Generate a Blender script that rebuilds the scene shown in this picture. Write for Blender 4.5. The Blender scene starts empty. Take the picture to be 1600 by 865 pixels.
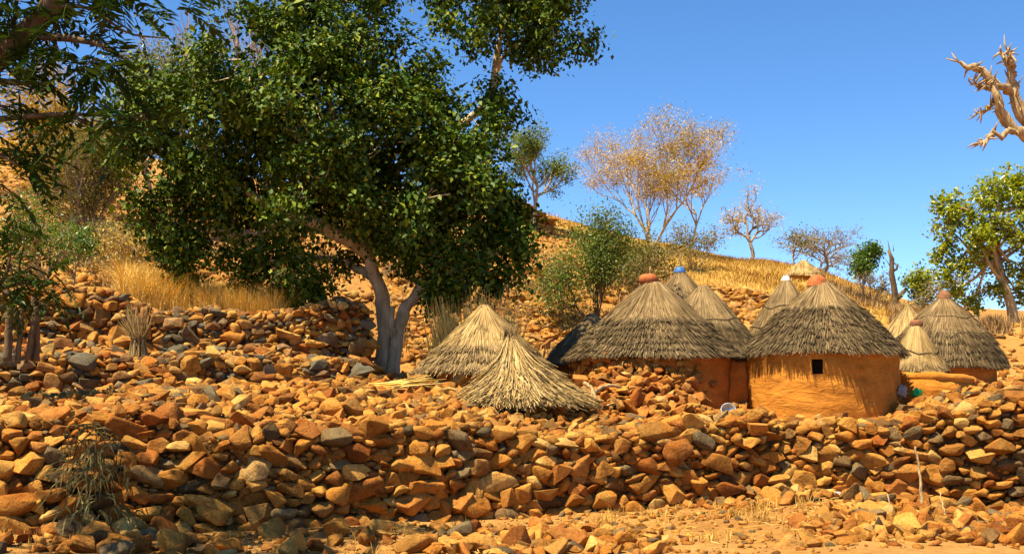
import bpy, bmesh, math
import numpy as np
from mathutils import Vector, Matrix, Euler

# ------------------------------------------------------------------ camera, sky, sun, exposure
F = 1716.0            # focal length in photo pixels (1600 wide)
HZ = 620.0            # photo row of eye level
EYE = 1.6
scene = bpy.context.scene
COL = scene.collection
cam_d = bpy.data.cameras.new('camera')
cam_d.sensor_width = 36.0
cam_d.lens = 36.0 * F / 1600.0
cam_d.shift_y = (HZ - 432.5) / 1600.0
cam_d.clip_start = 0.05
cam_d.clip_end = 3000
cam = bpy.data.objects.new('camera', cam_d)
COL.objects.link(cam)
cam.location = (0, 0, EYE)
cam.rotation_euler = (math.radians(90), 0, 0)
scene.camera = cam

SUN_EL = math.radians(65)
SUN_DIR = Vector((-0.82, -0.57, 0)).normalized() * math.cos(SUN_EL) + Vector((0, 0, math.sin(SUN_EL)))
world = bpy.data.worlds.new('World')
scene.world = world
world.use_nodes = True
wn = world.node_tree
sky = wn.nodes.new('ShaderNodeTexSky')
sky.sky_type = 'NISHITA'
sky.sun_disc = False
sky.sun_elevation = SUN_EL
sky.sun_rotation = math.atan2(SUN_DIR.x, SUN_DIR.y)
sky.altitude = 2500
sky.air_density = 0.85
sky.dust_density = 0.0
sky.ozone_density = 1.8
bgn = wn.nodes['Background']
bgn.inputs['Strength'].default_value = 0.10
hsv = wn.nodes.new('ShaderNodeHueSaturation')
hsv.inputs['Saturation'].default_value = 1.22
wn.links.new(sky.outputs['Color'], hsv.inputs['Color'])
wn.links.new(hsv.outputs['Color'], bgn.inputs['Color'])
sl = bpy.data.lights.new('sun', 'SUN')
sl.energy = 5.0
sl.angle = math.radians(0.5)
sl.color = (1.0, 0.87, 0.62)
sun = bpy.data.objects.new('sun', sl)
COL.objects.link(sun)
sun.rotation_euler = (-SUN_DIR).to_track_quat('-Z', 'Y').to_euler()
sun.location = (-20, -20, 40)
scene.view_settings.view_transform = 'Standard'
scene.view_settings.look = 'None'
scene.view_settings.exposure = 1.3
scene.view_settings.gamma = 1.0
scene.cycles.max_bounces = 6

# ------------------------------------------------------------------ helpers
rng = np.random.default_rng(7)


def P(px, row, d):
    return np.array([(px - 800.0) / F * d, d, EYE + (HZ - row) / F * d])


def zr(row, d):
    return EYE + (HZ - row) / F * d


ORG = {}


def register(o, origin):
    ORG[o.name] = np.array(origin, float)


def thing(name, label, cat, loc, group=None):
    o = bpy.data.objects.new(name, None)
    o.empty_display_size = 0.2
    COL.objects.link(o)
    o.location = tuple(float(v) for v in loc)
    o['label'] = label
    o['category'] = cat
    o['kind'] = 'thing'
    if group:
        o['group'] = group
    register(o, loc)
    return o


def tag(o, label, cat=None, group=None, kind=None):
    o['label'] = label
    if cat:
        o['category'] = cat
    if group:
        o['group'] = group
    if kind:
        o['kind'] = kind
    return o


def mesh_from(name, V, faces, mat, smooth=False):
    """faces: list of integer arrays, each (m, k)"""
    V = np.asarray(V, np.float32)
    me = bpy.data.meshes.new(name)
    me.vertices.add(len(V))
    me.vertices.foreach_set('co', V.ravel())
    faces = [np.asarray(f, np.int32) for f in faces if len(f)]
    tot = sum(f.size for f in faces)
    npoly = sum(len(f) for f in faces)
    me.loops.add(tot)
    me.polygons.add(npoly)
    me.loops.foreach_set('vertex_index', np.concatenate([f.ravel() for f in faces]))
    lt = np.concatenate([np.full(len(f), f.shape[1], np.int32) for f in faces])
    ls = np.concatenate([[0], np.cumsum(lt)[:-1]]).astype(np.int32)
    me.polygons.foreach_set('loop_start', ls)
    try:
        me.polygons.foreach_set('loop_total', lt)
    except Exception:
        pass
    if smooth:
        me.polygons.foreach_set('use_smooth', np.ones(npoly, bool))
    me.update(calc_edges=True)
    if mat:
        me.materials.append(mat)
    return me


def make(name, V, faces, mat, parent=None, smooth=False, origin=None, kind=None):
    """V in world coordinates; the object's origin goes to its parent's (or the given) place"""
    V = np.asarray(V, float)
    if parent is not None:
        org = ORG[parent.name]
    elif origin is not None:
        org = np.array(origin, float)
    else:
        org = np.array([V[:, 0].mean(), V[:, 1].mean(), V[:, 2].min()])
    me = mesh_from(name, V - org, faces, mat, smooth)
    o = bpy.data.objects.new(name, me)
    COL.objects.link(o)
    register(o, org)
    if parent is not None:
        o.parent = parent
    else:
        o.location = tuple(org)
    if kind:
        o['kind'] = kind
    return o


class MB:
    """collects tubes, quads and boxes into one mesh"""

    def __init__(self):
        self.v = []
        self.n = 0
        self.f = {}

    def add(self, V, faces):
        V = np.asarray(V, float)
        for fc in faces:
            fc = np.asarray(fc, np.int64)
            if len(fc):
                self.f.setdefault(fc.shape[1], []).append(fc + self.n)
        self.v.append(V)
        self.n += len(V)

    def tube(self, pts, rad, sides=6, cap=True):
        pts = np.asarray(pts, float)
        rad = np.broadcast_to(np.asarray(rad, float), (len(pts),))
        m = len(pts)
        T = np.gradient(pts, axis=0)
        T /= (np.linalg.norm(T, axis=1, keepdims=True) + 1e-9)
        ref = np.array([0.0, 0, 1]) if abs(T[:, 2]).mean() < 0.8 else np.array([1.0, 0.13, 0])
        A = np.cross(T, ref)
        A /= (np.linalg.norm(A, axis=1, keepdims=True) + 1e-9)
        B = np.cross(T, A)
        th = np.arange(sides) * 2 * np.pi / sides
        ring = (A[:, None, :] * np.cos(th)[None, :, None] + B[:, None, :] * np.sin(th)[None, :, None])
        V = (pts[:, None, :] + ring * rad[:, None, None]).reshape(-1, 3)
        i = np.arange(m - 1)[:, None] * sides
        j = np.arange(sides)[None, :]
        k = (j + 1) % sides
        Q = np.stack([i + j, i + k, i + sides + k, i + sides + j], -1).reshape(-1, 4)
        fl = [Q]
        if cap:
            V = np.vstack([V, pts[:1], pts[-1:]])
            c0, c1 = m * sides, m * sides + 1
            jj = np.arange(sides)
            kk = (jj + 1) % sides
            fl.append(np.stack([np.full(sides, c0), kk, jj], -1))
            e = (m - 1) * sides
            fl.append(np.stack([np.full(sides, c1), e + jj, e + kk], -1))
        self.add(V, fl)

    def quads(self, V4):
        V4 = np.asarray(V4, float)
        n = len(V4)
        self.add(V4.reshape(-1, 3), [np.arange(n * 4).reshape(n, 4)])

    def lathe(self, c, prof, sides=24, jitter=0.0, seed=0):
        r0 = np.random.default_rng(seed)
        prof = np.asarray(prof, float)
        th = np.arange(sides) * 2 * np.pi / sides
        m = len(prof)
        R = prof[:, 0][:, None] * (1 + jitter * r0.normal(size=(m, sides)))
        V = np.stack([c[0] + R * np.cos(th), c[1] + R * np.sin(th), c[2] + prof[:, 1][:, None] + 0 * R], -1).reshape(-1, 3)
        i = np.arange(m - 1)[:, None] * sides
        j = np.arange(sides)[None, :]
        k = (j + 1) % sides
        Q = np.stack([i + j, i + k, i + sides + k, i + sides + j], -1).reshape(-1, 4)
        self.add(V, [Q])

    def build(self, name, mat, parent=None, smooth=False, origin=None, kind=None):
        V = np.vstack(self.v)
        fl = [np.vstack(x) for x in self.f.values()]
        return make(name, V, fl, mat, parent, smooth, origin, kind)


# ------------------------------------------------------------------ materials
def nt(name):
    m = bpy.data.materials.new(name)
    m.use_nodes = True
    n = m.node_tree
    b = n.nodes['Principled BSDF']
    b.inputs['Roughness'].default_value = 0.9
    b.inputs['Specular IOR Level'].default_value = 0.10
    return m, n, b


def N(n, t, **kw):
    x = n.nodes.new(t)
    for k, v in kw.items():
        if k in x.inputs:
            x.inputs[k].default_value = v
        else:
            setattr(x, k, v)
    return x


def ramp(n, stops, interp='LINEAR'):
    r = n.nodes.new('ShaderNodeValToRGB')
    cr = r.color_ramp
    cr.interpolation = interp
    while len(cr.elements) < len(stops):
        cr.elements.new(0.5)
    for e, (p, c) in zip(cr.elements, stops):
        e.position = p
        e.color = (*c, 1)
    return r


def rand_value(n):
    """object random + island random, wrapped to 0..1: differs from piece to piece"""
    oi = N(n, 'ShaderNodeObjectInfo')
    ge = N(n, 'ShaderNodeNewGeometry')
    a = N(n, 'ShaderNodeMath', operation='ADD')
    n.links.new(oi.outputs['Random'], a.inputs[0])
    n.links.new(ge.outputs['Random Per Island'], a.inputs[1])
    fr = N(n, 'ShaderNodeMath', operation='FRACT')
    n.links.new(a.outputs[0], fr.inputs[0])
    return fr.outputs[0], ge


def mulcol(n, a, b, fac=1.0, mode='MULTIPLY'):
    m = N(n, 'ShaderNodeMix', data_type='RGBA', blend_type=mode)
    m.inputs['Factor'].default_value = fac
    n.links.new(a, m.inputs['A'])
    n.links.new(b, m.inputs['B'])
    return m.outputs['Result']


def noise(n, ge, scale, detail=4, rough=0.6, dist=0.0):
    t = N(n, 'ShaderNodeTexNoise', Scale=scale, Detail=detail, Roughness=rough, Distortion=dist)
    n.links.new(ge.outputs['Position'], t.inputs['Vector'])
    return t


def stone_material(name, stops, bump=0.85):
    m, n, b = nt(name)
    rv, ge = rand_value(n)
    cr = ramp(n, stops)
    n.links.new(rv, cr.inputs['Fac'])
    h1 = N(n, 'ShaderNodeMath', operation='MULTIPLY')
    h1.inputs[1].default_value = 17.31
    n.links.new(rv, h1.inputs[0])
    h2 = N(n, 'ShaderNodeMath', operation='FRACT')
    n.links.new(h1.outputs[0], h2.inputs[0])
    rb_ = ramp(n, [(0.0, (0.6, 0.53, 0.48)), (0.25, (0.9, 0.88, 0.85)), (0.7, (1.06, 1.06, 1.06)), (1.0, (1.3, 1.32, 1.32))])
    n.links.new(h2.outputs[0], rb_.inputs['Fac'])
    base = mulcol(n, cr.outputs['Color'], rb_.outputs['Color'], 1.0)
    t1 = noise(n, ge, 5.0, 5, 0.65, 0.4)
    r1 = ramp(n, [(0.3, (0.42, 0.34, 0.28)), (0.47, (0.92, 0.86, 0.8)), (0.6, (1.05, 1.03, 1.0)), (0.78, (1.35, 1.3, 1.2))])
    n.links.new(t1.outputs['Fac'], r1.inputs['Fac'])
    c = mulcol(n, base, r1.outputs['Color'], 0.95)
    t0 = noise(n, ge, 2.1, 3, 0.5, 0.8)
    r0_ = ramp(n, [(0.36, (1.05, 0.84, 0.62)), (0.52, (1.0, 1.0, 1.0)), (0.7, (0.95, 1.02, 1.1))])
    n.links.new(t0.outputs['Fac'], r0_.inputs['Fac'])
    c = mulcol(n, c, r0_.outputs['Color'], 0.8)
    t2 = noise(n, ge, 38.0, 4, 0.7)
    r2 = ramp(n, [(0.32, (0.5, 0.46, 0.42)), (0.5, (1.0, 1.0, 1.0)), (0.7, (1.2, 1.18, 1.15))])
    n.links.new(t2.outputs['Fac'], r2.inputs['Fac'])
    c = mulcol(n, c, r2.outputs['Color'], 0.8)
    n.links.new(c, b.inputs['Base Color'])
    b.inputs['Roughness'].default_value = 0.85
    add = N(n, 'ShaderNodeMath', operation='ADD')
    n.links.new(t1.outputs['Fac'], add.inputs[0])
    ml = N(n, 'ShaderNodeMath', operation='MULTIPLY')
    ml.inputs[1].default_value = 0.35
    n.links.new(t2.outputs['Fac'], ml.inputs[0])
    n.links.new(ml.outputs[0], add.inputs[1])
    bp = N(n, 'ShaderNodeBump', Strength=bump, Distance=0.06)
    n.links.new(add.outputs[0], bp.inputs['Height'])
    n.links.new(bp.outputs['Normal'], b.inputs['Normal'])
    return m


M = {}
TAN, OCH, RED, PALE = (0.42, 0.225, 0.05), (0.37, 0.165, 0.028), (0.28, 0.10, 0.02), (0.50, 0.32, 0.10)
GREY, DARK = (0.10, 0.085, 0.05), (0.16, 0.09, 0.035)
M['stone'] = stone_material('field_stone', [(0.0, PALE), (0.10, TAN), (0.26, OCH), (0.42, (0.30, 0.135, 0.03)), (0.55, RED), (0.66, TAN),
                                            (0.80, OCH), (0.87, (0.20, 0.115, 0.04)), (0.94, GREY), (1.0, (0.40, 0.23, 0.07))])
M['stone_grey'] = stone_material('terrace_stone', [(0.0, PALE), (0.14, TAN), (0.3, OCH), (0.42, RED), (0.52, DARK), (0.6, GREY), (0.70, (0.13, 0.12, 0.085)),
                                                   (0.80, (0.26, 0.15, 0.06)), (1.0, TAN)])
M['stone_red'] = stone_material('hut_stone', [(0.0, TAN), (0.25, OCH), (0.5, (0.37, 0.15, 0.033)), (0.75, RED), (0.88, (0.47, 0.28, 0.09)), (1.0, OCH)])
M['stone_pale'] = stone_material('hill_stone', [(0.0, PALE), (0.25, TAN), (0.5, OCH), (0.7, (0.44, 0.25, 0.075)), (0.85, (0.24, 0.12, 0.04)), (1.0, (0.5, 0.3, 0.1))])


def earth_material(name, c0, c1, c2, scale=1.0, bump=0.6, attr=False):
    m, n, b = nt(name)
    ge = N(n, 'ShaderNodeNewGeometry')
    t1 = noise(n, ge, 0.5 * scale, 6, 0.65, 0.3)
    r1 = ramp(n, [(0.3, c0), (0.5, c1), (0.7, c2)])
    n.links.new(t1.outputs['Fac'], r1.inputs['Fac'])
    t2 = noise(n, ge, 9 * scale, 5, 0.7)
    r2 = ramp(n, [(0.3, (0.62, 0.6, 0.58)), (0.65, (1.15, 1.13, 1.1))])
    n.links.new(t2.outputs['Fac'], r2.inputs['Fac'])
    c = mulcol(n, r1.outputs['Color'], r2.outputs['Color'], 0.85)
    if attr:
        at = N(n, 'ShaderNodeAttribute', attribute_name='grassy')
        gr = ramp(n, [(0.35, (0.36, 0.20, 0.04)), (0.65, (0.50, 0.31, 0.07))])
        n.links.new(t1.outputs['Fac'], gr.inputs['Fac'])
        mx = N(n, 'ShaderNodeMix', data_type='RGBA')
        n.links.new(at.outputs['Fac'], mx.inputs['Factor'])
        n.links.new(c, mx.inputs['A'])
        n.links.new(mulcol(n, gr.outputs['Color'], r2.outputs['Color'], 0.6), mx.inputs['B'])
        c = mx.outputs['Result']
    n.links.new(c, b.inputs['Base Color'])
    b.inputs['Roughness'].default_value = 0.95
    t3 = noise(n, ge, 22 * scale, 6, 0.75)
    ad = N(n, 'ShaderNodeMath', operation='ADD')
    n.links.new(t2.outputs['Fac'], ad.inputs[0])
    n.links.new(t3.outputs['Fac'], ad.inputs[1])
    bp = N(n, 'ShaderNodeBump', Strength=bump, Distance=0.08)
    n.links.new(ad.outputs[0], bp.inputs['Height'])
    n.links.new(bp.outputs['Normal'], b.inputs['Normal'])
    return m


M['ground'] = earth_material('ochre_ground', (0.28, 0.125, 0.03), (0.37, 0.185, 0.048), (0.45, 0.25, 0.08), attr=True)
M['core'] = earth_material('gap_shade_earth', (0.045, 0.022, 0.008), (0.085, 0.042, 0.015), (0.14, 0.07, 0.025), 2.0)  # earth fill coloured extra dark, painting shadow into the gaps between stones


def mud_material(name, base):
    m, n, b = nt(name)
    ge = N(n, 'ShaderNodeNewGeometry')
    mp = N(n, 'ShaderNodeMapping')
    mp.inputs['Scale'].default_value = (0.8, 0.8, 1.5)
    n.links.new(ge.outputs['Position'], mp.inputs['Vector'])
    t1 = N(n, 'ShaderNodeTexNoise', Scale=4.0, Detail=6, Roughness=0.65, Distortion=0.5)
    n.links.new(mp.outputs['Vector'], t1.inputs['Vector'])
    r1 = ramp(n, [(0.25, tuple(v * 0.72 for v in base)), (0.5, base), (0.75, tuple(min(1, v * 1.22) for v in base))])
    n.links.new(t1.outputs['Fac'], r1.inputs['Fac'])
    t2 = noise(n, ge, 30, 5, 0.7)
    r2 = ramp(n, [(0.3, (0.8, 0.78, 0.75)), (0.65, (1.08, 1.08, 1.08))])
    n.links.new(t2.outputs['Fac'], r2.inputs['Fac'])
    vo = N(n, 'ShaderNodeTexVoronoi', feature='DISTANCE_TO_EDGE', Scale=3.2)
    ds = N(n, 'ShaderNodeVectorMath', operation='ADD')
    n.links.new(mp.outputs['Vector'], ds.inputs[0])
    n.links.new(t1.outputs['Color'], ds.inputs[1])
    n.links.new(ds.outputs[0], vo.inputs['Vector'])
    r4 = ramp(n, [(0.0, (0.45, 0.4, 0.36)), (0.018, (1, 1, 1))])
    n.links.new(vo.outputs['Distance'], r4.inputs['Fac'])
    c = mulcol(n, r1.outputs['Color'], r2.outputs['Color'], 0.8)
    c = mulcol(n, c, r4.outputs['Color'], 0.8)
    t5 = noise(n, ge, 1.3, 4, 0.6, 0.5)
    r5 = ramp(n, [(0.35, (0.74, 0.68, 0.62)), (0.55, (1, 1, 1)), (0.72, (1.16, 1.14, 1.1))])
    n.links.new(t5.outputs['Fac'], r5.inputs['Fac'])
    c = mulcol(n, c, r5.outputs['Color'], 0.8)
    n.links.new(c, b.inputs['Base Color'])
    # horizontal lift lines of hand-laid mud
    mp2 = N(n, 'ShaderNodeMapping')
    mp2.inputs['Scale'].default_value = (1.2, 1.2, 3.4)
    n.links.new(ge.outputs['Position'], mp2.inputs['Vector'])
    t3 = N(n, 'ShaderNodeTexNoise', Scale=2.4, Detail=5, Roughness=0.6, Distortion=0.8)
    n.links.new(mp2.outputs['Vector'], t3.inputs['Vector'])
    ad = N(n, 'ShaderNodeMath', operation='MULTIPLY_ADD')
    n.links.new(t2.outputs['Fac'], ad.inputs[0])
    ad.inputs[1].default_value = 0.25
    n.links.new(t3.outputs['Fac'], ad.inputs[2])
    bp = N(n, 'ShaderNodeBump', Strength=0.75, Distance=0.05)
    n.links.new(ad.outputs[0], bp.inputs['Height'])
    n.links.new(bp.outputs['Normal'], b.inputs['Normal'])
    b.inputs['Roughness'].default_value = 0.95
    return m


M['mud'] = mud_material('ochre_mud', (0.54, 0.205, 0.028))
M['mud_red'] = mud_material('red_mud', (0.46, 0.17, 0.03))


def straw_material(name, stops, rough=0.75, trans=0.0):
    m, n, b = nt(name)
    rv, ge = rand_value(n)
    cr = ramp(n, stops)
    n.links.new(rv, cr.inputs['Fac'])
    t = noise(n, ge, 2.2, 4, 0.6)
    r = ramp(n, [(0.3, (0.62, 0.6, 0.58)), (0.6, (1.1, 1.1, 1.1))])
    n.links.new(t.outputs['Fac'], r.inputs['Fac'])
    n.links.new(mulcol(n, cr.outputs['Color'], r.outputs['Color'], 0.9), b.inputs['Base Color'])
    b.inputs['Roughness'].default_value = rough
    return m


M['thatch'] = straw_material('weathered_thatch', [(0, (0.1190, 0.0723, 0.0306)), (0.4, (0.2125, 0.1403, 0.0612)), (0.75, (0.3060, 0.2125, 0.0978)), (1, (0.1700, 0.1062, 0.0450))])
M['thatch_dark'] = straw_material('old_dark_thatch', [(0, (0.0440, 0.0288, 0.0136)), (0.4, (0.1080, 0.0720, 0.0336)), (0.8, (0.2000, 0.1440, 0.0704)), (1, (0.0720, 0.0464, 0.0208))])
M['thatch_new'] = straw_material('pale_thatch', [(0, (0.2208, 0.1334, 0.0442)), (0.5, (0.3680, 0.2438, 0.0920)), (1, (0.4784, 0.3450, 0.1472))])
M['straw'] = straw_material('golden_straw', [(0, (0.58, 0.34, 0.065)), (0.5, (0.76, 0.51, 0.12)), (1, (0.82, 0.62, 0.22))])
M['grass'] = straw_material('dry_grass', [(0, (0.30, 0.16, 0.03)), (0.5, (0.47, 0.27, 0.05)), (1, (0.58, 0.38, 0.10))])
M['brush'] = straw_material('dry_brush', [(0, (0.17, 0.10, 0.04)), (0.5, (0.33, 0.20, 0.08)), (1, (0.42, 0.27, 0.11))])
M['vine'] = straw_material('dry_vine', [(0, (0.07, 0.06, 0.018)), (0.4, (0.14, 0.115, 0.03)), (0.8, (0.28, 0.21, 0.07)), (1, (0.11, 0.11, 0.03))])


def leaf_material(name, stops, trans=0.35, gloss=0.06, rough=0.35):
    m = bpy.data.materials.new(name)
    m.use_nodes = True
    n = m.node_tree
    n.nodes.clear()
    rv, ge = rand_value(n)
    cr = ramp(n, stops)
    n.links.new(rv, cr.inputs['Fac'])
    d = N(n, 'ShaderNodeBsdfDiffuse')
    t = N(n, 'ShaderNodeBsdfTranslucent')
    g = N(n, 'ShaderNodeBsdfGlossy', Roughness=rough)
    n.links.new(cr.outputs['Color'], d.inputs['Color'])
    hs = N(n, 'ShaderNodeHueSaturation', Saturation=1.1, Value=1.3)
    n.links.new(cr.outputs['Color'], hs.inputs['Color'])
    n.links.new(hs.outputs['Color'], t.inputs['Color'])
    m1 = N(n, 'ShaderNodeMixShader')
    m1.inputs[0].default_value = trans
    n.links.new(d.outputs[0], m1.inputs[1])
    n.links.new(t.outputs[0], m1.inputs[2])
    m2 = N(n, 'ShaderNodeMixShader')
    m2.inputs[0].default_value = gloss
    n.links.new(m1.outputs[0], m2.inputs[1])
    n.links.new(g.outputs[0], m2.inputs[2])
    out = N(n, 'ShaderNodeOutputMaterial')
    n.links.new(m2.outputs[0], out.inputs['Surface'])
    return m


M['leaf_fig'] = leaf_material('fig_leaf', [(0, (0.014, 0.036, 0.004)), (0.5, (0.045, 0.088, 0.006)), (0.85, (0.11, 0.155, 0.010)), (1, (0.22, 0.235, 0.02))], 0.09, 0.015, 0.5)
M['leaf_dark'] = leaf_material('feathery_leaf', [(0, (0.012, 0.030, 0.005)), (0.6, (0.024, 0.052, 0.008)), (1, (0.055, 0.085, 0.012))], 0.15, 0.02)
M['leaf_bright'] = leaf_material('bright_leaf', [(0, (0.11, 0.15, 0.012)), (0.5, (0.23, 0.27, 0.018)), (1, (0.36, 0.36, 0.035))], 0.45, 0.05)
M['leaf_green'] = leaf_material('green_leaf', [(0, (0.05, 0.1, 0.015)), (0.6, (0.09, 0.16, 0.025)), (1, (0.14, 0.2, 0.03))], 0.35, 0.04)
M['leaf_olive'] = leaf_material('olive_leaf', [(0, (0.09, 0.09, 0.02)), (0.6, (0.17, 0.155, 0.035)), (1, (0.25, 0.2, 0.05))], 0.3, 0.02)
M['leaf_tan'] = leaf_material('withered_leaf', [(0, (0.34, 0.22, 0.05)), (0.6, (0.50, 0.35, 0.085)), (1, (0.58, 0.42, 0.12))], 0.3, 0.02)
M['leaf_yellow'] = leaf_material('yellowing_leaf', [(0, (0.22, 0.16, 0.02)), (0.5, (0.36, 0.24, 0.03)), (1, (0.46, 0.27, 0.05))], 0.35, 0.02)
M['leaf_acacia'] = leaf_material('acacia_leaf', [(0, (0.075, 0.115, 0.022)), (0.6, (0.13, 0.175, 0.032)), (1, (0.19, 0.22, 0.04))], 0.35, 0.02)
M['leaf_rust'] = leaf_material('rusty_leaf', [(0, (0.42, 0.14, 0.04)), (1, (0.55, 0.24, 0.08))], 0.35, 0.02)


def bark_material(name, c0, c1, scale=6.0):
    m, n, b = nt(name)
    ge = N(n, 'ShaderNodeNewGeometry')
    mp = N(n, 'ShaderNodeMapping')
    mp.inputs['Scale'].default_value = (1, 1, 0.3)
    n.links.new(ge.outputs['Position'], mp.inputs['Vector'])
    t = N(n, 'ShaderNodeTexNoise', Scale=scale, Detail=6, Roughness=0.65, Distortion=0.6)
    n.links.new(mp.outputs['Vector'], t.inputs['Vector'])
    r = ramp(n, [(0.32, c0), (0.62, c1)])
    n.links.new(t.outputs['Fac'], r.inputs['Fac'])
    n.links.new(r.outputs['Color'], b.inputs['Base Color'])
    bp = N(n, 'ShaderNodeBump', Strength=0.6, Distance=0.05)
    n.links.new(t.outputs['Fac'], bp.inputs['Height'])
    n.links.new(bp.outputs['Normal'], b.inputs['Normal'])
    return m


M['bark_pale'] = bark_material('pale_fig_bark', (0.34, 0.23, 0.12), (0.70, 0.54, 0.33))
M['bark_dark'] = bark_material('dark_bark', (0.06, 0.04, 0.022), (0.16, 0.105, 0.055), 9)
M['bark_grey'] = bark_material('grey_bark', (0.17, 0.12, 0.075), (0.36, 0.28, 0.19), 9)
M['bark_tan'] = bark_material('tan_bark', (0.24, 0.155, 0.075), (0.46, 0.33, 0.17), 9)
M['wood'] = bark_material('dead_wood', (0.15, 0.085, 0.035), (0.5, 0.35, 0.17), 22)
M['twine'] = bark_material('grass_rope', (0.10, 0.065, 0.03), (0.24, 0.165, 0.085), 20)


def plain(name, col, rough=0.6, metal=0.0, var=0.25, scale=9):
    m, n, b = nt(name)
    ge = N(n, 'ShaderNodeNewGeometry')
    t = noise(n, ge, scale, 5, 0.65)
    r = ramp(n, [(0.3, tuple(c * (1 - var) for c in col)), (0.7, tuple(min(1, c * (1 + var)) for c in col))])
    n.links.new(t.outputs['Fac'], r.inputs['Fac'])
    n.links.new(r.outputs['Color'], b.inputs['Base Color'])
    b.inputs['Roughness'].default_value = rough
    b.inputs['Metallic'].default_value = metal
    b.inputs['Specular IOR Level'].default_value = 0.3
    return m


M['pot'] = plain('fired_clay', (0.36, 0.10, 0.025), 0.85, var=0.45, scale=14)
M['pot_brown'] = plain('brown_clay', (0.20, 0.085, 0.035), 0.85, var=0.5, scale=14)
M['blue'] = plain('blue_enamel', (0.035, 0.12, 0.33), 0.6, var=0.5, scale=22)
M['white'] = plain('white_enamel', (0.75, 0.76, 0.78), 0.4, var=0.1)
M['steel'] = plain('worn_steel', (0.42, 0.40, 0.38), 0.4, 0.7, var=0.4)
M['green_bag'] = plain('green_plastic', (0.03, 0.4, 0.08), 0.4)
M['grey_cloth'] = plain('grey_cloth', (0.3, 0.26, 0.21), 0.9)
M['hole'] = plain('painted_interior_shade', (0.03, 0.018, 0.008), 0.95)  # near-black colour stands in for the unlit room behind the window

# ------------------------------------------------------------------ terrain
# front stone wall line: (column, depth, row of the foot, row of the top)
W_LEFT = [(-260, 11.9, 840, 700), (-120, 12.2, 835, 685), (0, 12.5, 832, 668), (110, 12.8, 832, 650), (220, 13.0, 832, 640), (335, 13.25, 830, 672)]
W_MID = [(320, 13.3, 830, 692), (430, 13.5, 825, 676), (560, 13.9, 818, 667), (700, 14.4, 812, 666), (820, 14.8, 806, 680), (930, 15.0, 800, 684),
         (1050, 15.2, 790, 676), (1150, 15.5, 778, 654), (1212, 15.7, 770, 644)]
W_RIGHT = [(1208, 15.85, 765, 671), (1260, 15.8, 766, 668), (1330, 15.7, 772, 658), (1400, 15.6, 780, 666), (1480, 15.5, 788, 642), (1600, 15.3, 798, 628), (1780, 15.2, 800, 616)]
T_LOW = [(-80, 18.3, 630, 556), (90, 18.5, 622, 556), (250, 18.9, 614, 560), (420, 19.4, 608, 562), (575, 20.2, 604, 566)]
T_UP = [(-80, 20.6, 556, 462), (60, 20.8, 556, 452), (170, 21.0, 556, 452), (240, 21.2, 558, 484), (330, 21.2, 560, 490), (420, 21.3, 562, 490), (480, 21.4, 568, 478), (540, 21.6, 590, 474), (584, 21.9, 603, 486)]
T_BACK = [(600, 29.6, 578, 486), (700, 30.0, 572, 480), (800, 30.4, 564, 476), (890, 30.8, 558, 474)]
T_MIDHILL = [(785, 37.5, 458, 408), (850, 38.0, 462, 402), (930, 38.5, 464, 408), (1010, 39.0, 470, 432)]
T_RIGHTHILL = [(1075, 36.0, 480, 442), (1140, 36.0, 484, 446), (1205, 36.0, 489, 458)]
T_RUIN = [(812, 57.0, 402, 320), (838, 57.5, 400, 318), (864, 58.0, 398, 346)]
T_FAR = [(95, 30.0, 446, 420), (180, 30.5, 442, 414), (300, 31.0, 440, 412), (450, 32.0, 438, 408)]

wall_all = np.array([P(a, c, b) for a, b, c, e in W_LEFT[:-1] + W_MID[:-1] + W_RIGHT])
wx, wy, wz = wall_all[:, 0], wall_all[:, 1], wall_all[:, 2]

ctrl = []


def cp(px, row, d):
    ctrl.append(P(px, row, d))


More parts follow.
